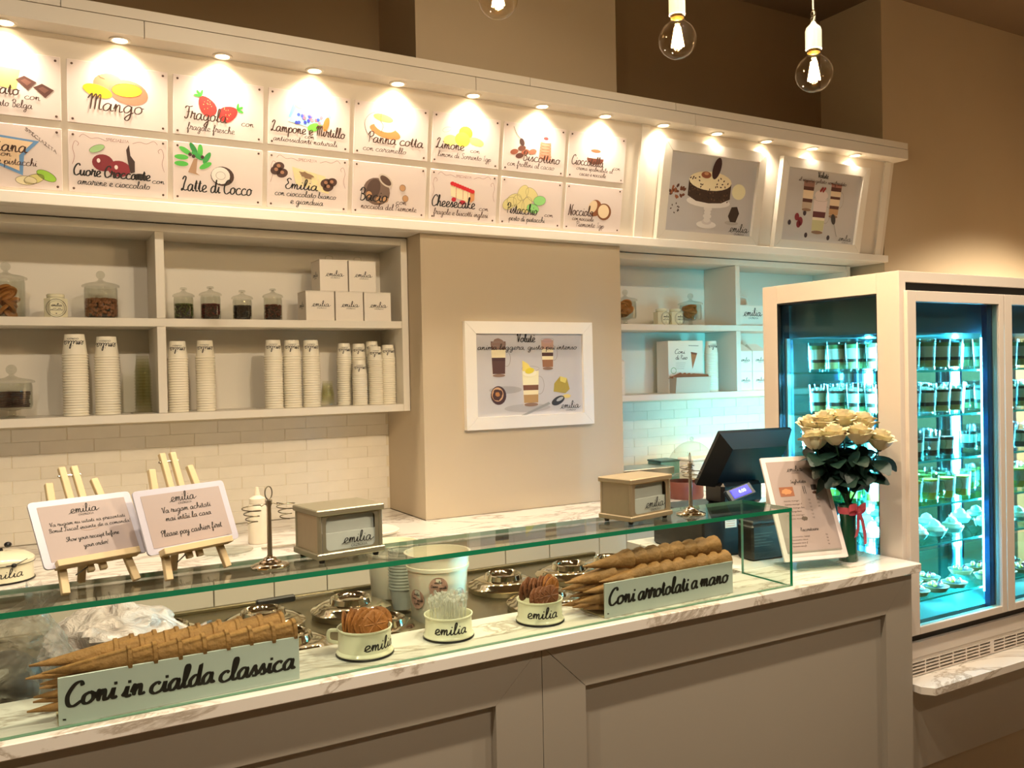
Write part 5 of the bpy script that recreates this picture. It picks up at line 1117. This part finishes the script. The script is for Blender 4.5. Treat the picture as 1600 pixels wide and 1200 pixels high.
for (rw, i), lab in names.items():
    t = thing('well_lid', 'round polished steel well lid, '+lab, 'lid', ((.29+.2365*i), 2.26 if rw == 0 else 2.02, SZ))
    if (rw, i) == (1, 6): t.location.x = 1.62
    if (rw, i) == (0, 6): t.location.x = 1.63
    for n_, me, z in (('collar', colm, 0), ('cover', lidme, .0127)):
        o = bpy.data.objects.new(n_, me); C.objects.link(o); o.parent = t; o.location = (0, 0, z)
t = thing('spatula', 'black handled spatula lying on the rear edge of the steel wells', 'spatula', (.60, 2.42, SZ+.002), R(4))
obj('grip', MB().box((-.055, -.009, .012), (.055, .009, .032), BLACK, ch=.004), t); obj('blade', MB().box((.0552, -.006, .016), (.17, .006, .020), STEEL), t)
def bucket(label, loc, r, h, stickers, lid=False):
    t = thing('white_bucket', label, 'bucket', loc); q = r*.78; BK = mat('bucket_plastic', (232, 226, 200), .35, sub=.15)
    obj('body', MB().lathe([(0, 0), (q, 0), (q+.002, .003), (r*.93, h*.78), (r*.97, h*.785), (r*.975, h*.83), (r*.95, h*.835), (r*.985, h*.985), (r*1.03, h*.99), (r*1.03, h), (r*.97, h), (q, .01), (0, .006)], BK, 40), t)
    for a, zz in stickers:
        b = MB(); rad = q+(r*.93-q)*zz/.78; mp = onyl(0, 0, h*zz, rad+.0026, a); s_ = .024
        poly(b, [(s_*math.cos(R(k)), s_*math.sin(R(k))) for k in range(0, 360, 18)], mat('sticker_tan', (178, 140, 120), .6), mp, .0002)
        write(b, 'emilia', mp, -.010, .009, .0032, .0009, INK, W=.020, h=.0008, k=2); write(b, 'Crema', mp, -.019, -.001, .0034, .0009, INK, W=.018, h=.0008, k=2); write(b, 'speciale', mp, .002, -.005, .0030, .0009, INK, W=.018, h=.0008, k=2); write(b, 'Latte', mp, -.010, -.014, .0032, .0009, INK, W=.020, h=.0008, k=2)
        obj('sticker', b, t)
    return t
bucket('tall white bucket with three round tan stickers behind the bowls', (.925, 2.045, SZ), .084, .188, [(-1.98, .60), (-2.80, .42), (-1.20, .42)])
bucket('plain white tub half hidden behind the left of the stickered bucket', (.935, 2.385, SZ), .078, .155, [])
clear_stack('tall leaning stack of translucent cups between the two white buckets', .893, 2.215, SZ, .034, .06, .0085, 13, True, mat('dark_clear_cup', (170, 176, 164), .3))

# plastic bags
def bag(label, loc, sc, m_, seed, knot, rot=0):
    t = thing('plastic_bag', label, 'bag', loc, rot); rnd = random.Random(seed); nu, nv = 56, 30; V = []; F = []
    ks = [(rnd.uniform(2, 9), rnd.uniform(2, 9), rnd.uniform(0, 6.28), rnd.uniform(.02, .07)) for _ in range(14)]
    kx, ky, kz = knot
    for j in range(nv+1):
        v = PI*j/nv
        for i in range(nu):
            u = 2*PI*i/nu; d = 1
            for a, b_, p, am in ks: d += am*(1-abs(math.sin(a*u*.5*2//1*.5+b_*v+p)))-am*.5 if False else am*(abs(math.sin(round(a)*u*.5+b_*v+p))-.5)
            x, y, z = math.sin(v)*math.cos(u)*d, math.sin(v)*math.sin(u)*d, -math.cos(v)*d
            # pull part of the skin to the knot
            q = max(0, x*kx+y*ky+z*kz-.55)*1.9; x += kx*q*.5; y += ky*q*.5; z += kz*q*.5; f_ = 1/(1+1.6*q*q)
            if q > 0: c = x*kx+y*ky+z*kz; x, y, z = kx*c+(x-kx*c)*f_, ky*c+(y-ky*c)*f_, kz*c+(z-kz*c)*f_
            V.append((x*sc[0], y*sc[1], max(z, -.82)*sc[2]+.82*sc[2]))
    for j in range(nv):
        for i in range(nu): F.append((j*nu+i, j*nu+(i+1) % nu, (j+1)*nu+(i+1) % nu, (j+1)*nu+i))
    obj('bag_skin', MB().add(V, F, m_, None, True), t)
    K = Vector((kx*1.25*sc[0], ky*1.25*sc[1], kz*1.25*sc[2]+.82*sc[2])); b = MB(); D = Vector(knot).normalized(); A = D.cross(Vector((.3, .2, 1))).normalized(); B_ = D.cross(A)
    V = []; F = []; n = 22
    for k in range(n):
        a = 2*PI*k/n
        for s_, q in ((0, .008), (.012, .007), (.034, .021+.008*math.sin(k*3.7)), (.056+.008*math.sin(k*2.3), .030+.010*math.sin(k*2.9+1))):
            V.append(tuple(K+D*s_+(A*math.cos(a)+B_*math.sin(a))*q))
    for k in range(n):
        for j in range(3): F.append((k*4+j, ((k+1) % n)*4+j, ((k+1) % n)*4+j+1, k*4+j+1))
    obj('knotted_end', b.add(V, F, m_, None, True), t)
    return t
F1 = film('bag_film', (226, 212, 206), .72); F2 = film('bag_film_thin', (160, 148, 132), .38)
t = bag('pinkish white plastic bag knotted at its right end behind the left cone box', (.16, 2.05, SZ), (.125, .13, .085), F1, 4, (.86, -.35, .1)); 
obj('contents', MB().sphere((-.03, -.02, .05), .06, mat('bag_contents_dark', (40, 32, 24), .7), 14, sc=(1.2, 1, .7)), t)
t = bag('thin grey plastic bag with dark contents at the lower left corner', (-.03, 1.93, SZ), (.10, .115, .10), F2, 9, (.3, -.2, .9)); 
obj('contents', MB().sphere((-.01, .0, .07), .062, mat('bag_contents_dark', (40, 32, 24), .7), 14, sc=(1.0, 1, .95)), t)

# ================================================================== till, menu stand, flowers
t = thing('till', 'black cash till with tilted touch screen seen from behind', 'till', (1.97, 2.06, MZ), R(-7))
obj('base', MB().box((-.20, -.12, .0), (.10, .16, .13), BLACK, ch=.006), t)
obj('neck', MB().box((-.04, .0, .1302), (.12, .10, .20), BLACK, ch=.01), t)
M = Matrix.Translation((-.075, .094, .188)) @ Matrix.Rotation(R(37.2), 4, 'X')
sc_ = MB(); w_, h_ = .28, .222
sc_.add([(0, 0, 0), (w_, 0, 0), (w_, 0, h_), (0, 0, h_), (.035, -.045, .03), (w_-.035, -.045, .03), (w_-.035, -.045, h_-.03), (.035, -.045, h_-.03), (0, .012, 0), (w_, .012, 0), (w_, .012, h_), (0, .012, h_)],
 [(4, 5, 6, 7), (0, 1, 5, 4), (1, 2, 6, 5), (2, 3, 7, 6), (3, 0, 4, 7), (8, 11, 10, 9), (0, 8, 9, 1), (1, 9, 10, 2), (2, 10, 11, 3), (3, 11, 8, 0)], mat('till_shell', (16, 22, 28), .35), M)
s1 = obj('screen_housing', sc_, t); obj('screen', MB().box((.012, .0122, .012), (w_-.012, .0136, h_-.012), mat('screen_glass', (10, 14, 20), .1), M), s1)
b = MB(); mp = flat((-.12, -.1203, .085), (1, 0, 0), (0, 0, 1)); poly(b, [(0, 0), (.042, 0), (.042, .026), (0, .026)], mat('till_sticker', (206, 196, 180), .6), mp, .0001)
for k in range(3): ribbon(b, [(.004, .020-k*.007), (.036, .020-k*.007)], .002, mat('sticker_red', (190, 90, 50), .6) if k else INKB, mp, .0004)
obj('sticker', b, t)
M = Matrix.Translation((-.085, -.105, .155)) @ Matrix.Rotation(R(-14), 4, 'Y') @ Matrix.Rotation(R(-38), 4, 'X')
dsp = obj('customer_display', MB().box((0, -.006, 0), (.098, .010, .044), mat('display_shell', (20, 34, 44), .35), M, ch=.004), t)
b = MB().box((.016, -.0072, .008), (.082, -.0062, .036), mat('display_blue', (20, 30, 220), .3, emit=(24, 30, 255), es=1.6), M); obj('display_screen', b, dsp)
b = MB(); mpd = lambda X, Y, H=0: M @ Vector((X, -.0074-H, Y)); write(b, '0.00', mpd, .042, .018, .005, .0014, mat('display_digits', (200, 220, 255), .3, emit=(190, 210, 255), es=2), W=.026, slant=0, h=.0004); obj('display_text', b, dsp)
t = thing('receipt_printer', 'low black receipt printer behind the glass end pane', 'printer', (1.90, 1.885, MZ), R(-5))
obj('body', MB().box((-.05, -.035, 0), (.10, .035, .105), BLACK, ch=.006), t); obj('cover', MB().box((-.048, -.033, .1052), (.098, .033, .118), mat('till_shell', (16, 22, 28), .35), ch=.004), t)
b = MB(); mp = flat((-.045, -.0353, .06), (1, 0, 0), (0, 0, 1))
for k in range(5): ribbon(b, [(.002, .02-k*.009), (.07-.012*(k % 3), .02-k*.009)], .0016, mat('printer_print', (120, 130, 120), .5), mp, .0003)
obj('lettering', b, t)

ux = Vector((math.cos(R(-13.74)), math.sin(R(-13.74)), 0)); 
t = thing('menu_stand', 'leaning white framed price menu on an acrylic foot beside the roses', 'menu', (1.838, 1.722, 1.1245)); t.rotation_euler = (R(90-23.2), 0, R(-13.74))
w_, h_ = .206, .304
obj('frame', plate_round(w_, h_, .003, -.006, 0, mat('menu_frame', (226, 214, 214), .4)), t); obj('card', MB().box((.014, .022, .0001), (w_-.014, h_-.014, .0008), PINKC), t)
b = MB(); mp = lambda X, Y, H=0: Vector((X, Y, .0009+H)); MI = mat('menu_ink', (84, 66, 60), .6)
logo(b, mp, .075, .258, .056); write(b, 'Inghetata', mp, .078, .223, .0050, .0011, INK, W=.052, h=.0002, k=3); write(b, 'Racoritoare', mp, .072, .082, .0050, .0011, INK, W=.060, h=.0002, k=3)
poly(b, [(.036, .185), (.082, .185), (.082, .213), (.036, .213)], (150, 96, 70), mp, .0003); ell(b, .059, .199, .017, .008, (196, 140, 96), mp, .0006, jit=.3)
for x in (.115, .121): ribbon(b, [(x, .190), (x, .213)], .003, INK, mp, .0003)
poly(b, [(.142, .200), (.160, .200), (.160, .216), (.142, .216)], (50, 44, 44), mp, .0003); ell(b, .150, .192, .008, .004, INKB, mp, .0003)
for k in range(6):
    write(b, 'menta mango limone'[:11+k % 4*2], mp, .042, .170-k*.0105, .0020, .0006, MI, W=.05+.006*(k % 3), h=.0002, k=2); write(b, '12', mp, .122, .170-k*.0105, .0019, .0007, MI, W=.008, slant=0, h=.0002, k=2)
    if k < 3: write(b, '25', mp, .150, .170-k*.0105, .0019, .0007, MI, W=.008, slant=0, h=.0002, k=2)
ell(b, .095, .118, .009, .007, (90, 80, 70), mp, .0003, jit=.5)
for k in range(4): write(b, 'limonata rece fresca'[:13+k], mp, .036, .066-k*.009, .0020, .0006, MI, W=.062-.006*k, h=.0002, k=2); write(b, '10', mp, .150, .066-k*.009, .0019, .0007, MI, W=.007, slant=0, h=.0002, k=2)
obj('lettering', b, t)
t2 = thing('x', 'x', 'x'); bpy.data.objects.remove(t2)
Mi = t.matrix_basis.inverted()
ft = MB(); c_ = Vector((1.838, 1.722, 0))+ux*.103
Mf = Matrix.Translation((c_.x, c_.y+.01, MZ)) @ Matrix.Rotation(R(-13.74), 4, 'Z')
ft.box((-.085, -.045, .0), (.085, .075, .004), GLS, Mi @ Mf, ch=.001); ft.box((-.085, -.028, .0042), (.085, -.023, .026), GLS, Mi @ Mf); ft.box((-.085, -.006, .0042), (.085, -.002, .05), GLS, Mi @ Mf)
obj('acrylic_foot', ft, t)

# roses
GRN = mat('rose_leaf', (16, 44, 36), .45, noise=.2, scale=30); STEMM = mat('rose_stem', (30, 70, 40), .5); ROSE = mat('rose_cream', (238, 228, 194), .55, sub=.15)
VX, VY = 2.085, 1.712
t = thing('flower_vase', 'slim dark green vase tied with a pink ribbon bow', 'vase', (VX, VY, MZ))
obj('body', MB().lathe([(0, 0), (.026, 0), (.028, .004), (.024, .03), (.022, .12), (.028, .165), (.026, .165), (.020, .12), (.021, .02), (0, .01)], mat('vase_green', (16, 66, 44), .12, coat=.5), 28), t)
PK = mat('pink_ribbon', (206, 84, 100), .45)
b = MB(); b.lathe([(.0255, .138), (.0275, .142), (.0285, .156), (.027, .158)], PK, 24); obj('ribbon_band', b, t)
def strip(pts, wd, up=(0, 0, 1)):
    V = []; n = len(pts); up = Vector(up)
    for p in pts: V += [Vector(p)+up*wd/2, Vector(p)-up*wd/2]
    return V, [(2*i, 2*i+1, 2*i+3, 2*i+2) for i in range(n-1)]
bw = MB(); kx, ky, kz = .004, -.030, .150
for sg in (1, -1):
    P = spline3([(kx, ky, kz), (kx+sg*.016, ky-.010, kz+.012), (kx+sg*.034, ky-.004, kz+.010), (kx+sg*.030, ky+.004, kz-.002), (kx+sg*.012, ky, kz-.004), (kx, ky, kz)]); V, F = strip(P, .020); bw.add(V, F, PK, None, True)
bw.sphere((kx, ky-.003, kz), .008, PK, 10); obj('bow', bw, t)
for sg, L in ((.35, .10), (-.2, .075)):
    P = spline3([(kx, ky-.003, kz), (kx+sg*.03, ky-.008, kz-.03), (kx+sg*.055, ky-.010, kz-L*.7), (kx+sg*.075, ky-.006, kz-L)]); V, F = strip(P, .018, (1, .2, .1)); obj('ribbon_tail', MB().add(V, F, PK, None, True), t)
def petal(r, h, wd, curl, m_):
    V = []; F = []; nu, nv = 6, 6
    for j in range(nv+1):
        v = j/nv
        for i in range(nu+1):
            a = (i/nu-.5)*wd; ww = math.sin(min(1, .35+v)*PI*.5)*(1 if v < .85 else .93)
            rad = r*(.35+.75*math.sin(min(1, v*1.15)*PI*.55))+curl*max(0, v-.65)**1.5*h*(1+.5*abs(i/nu-.5)*2)
            V.append((rad*math.cos(a*ww), rad*math.sin(a*ww), h*v-curl*max(0, v-.8)*h*.8-h*.10*(abs(i/nu-.5)*2)**2*v))
    for j in range(nv):
        for i in range(nu): k = j*(nu+1)+i; F.append((k, k+1, k+nu+2, k+nu+1))
    return V, F
def blossom(seed):
    rnd = random.Random(seed); b = MB()
    for (n, r, h, wd, curl, z) in ((3, .007, .052, 2.6, .1, .004), (4, .012, .052, 2.2, .2, .003), (5, .017, .050, 1.9, .35, .001), (6, .022, .046, 1.6, .7, 0), (6, .026, .038, 1.45, 1.1, -.001)):
        o0 = rnd.random()*6
        for k in range(n):
            V, F = petal(r*rnd.uniform(.93, 1.07), h*rnd.uniform(.94, 1.06), wd, curl, ROSE); b.add(V, F, ROSE, Matrix.Translation((0, 0, z)) @ Matrix.Rotation(o0+2*PI*k/n, 4, 'Z') @ Matrix.Rotation(rnd.uniform(-.08, .08), 4, 'X'), True)
    return mesh('blossom', b)
BL = [blossom(k) for k in range(3)]
def leafmesh(L, W):
    V = []; F = []
    for j in range(7):
        v = j/6; w = W*math.sin(PI*min(1, v*.94+.03))**.8; z = -.35*L*v*v
        V += [(L*v, -w, z+.12*w), (L*v, 0, z), (L*v, w, z+.12*w)]
    for j in range(6): F += [(3*j, 3*j+3, 3*j+4, 3*j+1), (3*j+1, 3*j+4, 3*j+5, 3*j+2)]
    return mesh('leaf', MB().add(V, F, GRN, None, True))
LM = leafmesh(.078, .030)
fl = [(-.155, -.012, 1.425, 'front row, leftmost'), (-.085, -.030, 1.440, 'front row, second from left'), (.0, -.034, 1.442, 'front row, third from left'), (.080, -.020, 1.424, 'front row, rightmost, beside the fridge post'),
      (-.160, .045, 1.462, 'back row, leftmost'), (-.105, .030, 1.476, 'back row, second from left'), (-.035, .030, 1.480, 'back row, third from left'), (.035, .024, 1.470, 'back row, rightmost'), (-.07, .075, 1.478, 'hidden deepest in the bouquet')]
ve = Vector((math.cos(R(-36)), math.sin(R(-36)), 0)); vn = Vector((-ve.y, ve.x, 0)); rnd = random.Random(5)
for i, (a, d_, z, lab) in enumerate(fl):
    P = Vector((2.068, 1.70, 0))+ve*(a+.035)*.74+vn*d_; P.z = z
    if P.x > 2.185: P.x = 2.185
    t = thing('rose', 'cream white rose in the vase, '+lab, 'rose', tuple(P)); q = rnd.uniform(0, 6)
    o = bpy.data.objects.new('blossom', BL[i % 3]); C.objects.link(o); o.parent = t; o.location = (0, 0, .004); o.scale = (1.14, 1.14, 1.08); o.rotation_euler = (rnd.uniform(-.15, .15), (a)*1.2, q)
    base = Vector((VX, VY, MZ+.06))-P+Vector((rnd.uniform(-.01, .01), rnd.uniform(-.01, .01), 0)); nk = Vector((VX, VY, MZ+.165))-P+Vector((rnd.uniform(-.014, .014), rnd.uniform(-.014, .014), 0))
    obj('stem', MB().tube(spline3([tuple(base), tuple(nk), tuple(nk*.5+Vector((a*.25*.0, 0, 0))), (0, 0, .004)]), .0026, STEMM, 6), t)
    obj('sepal', MB().lathe([(0, -.004), (.006, -.002), (.010, .006), (.009, .010)], STEMM, 10), t)
    for k in range(13):
        s_ = .10+.042*k; o = bpy.data.objects.new('leaf', LM); C.objects.link(o); o.parent = t; o.location = nk*s_*.95; ang = q+k*2.4
        o.rotation_euler = (rnd.uniform(-.5, .5), rnd.uniform(-.5, .6), ang); sc = rnd.uniform(.6, .95)
        if P.x+o.location.x+math.cos(ang)*.06 > 2.22: sc *= .45
        o.scale = (sc, sc, sc)
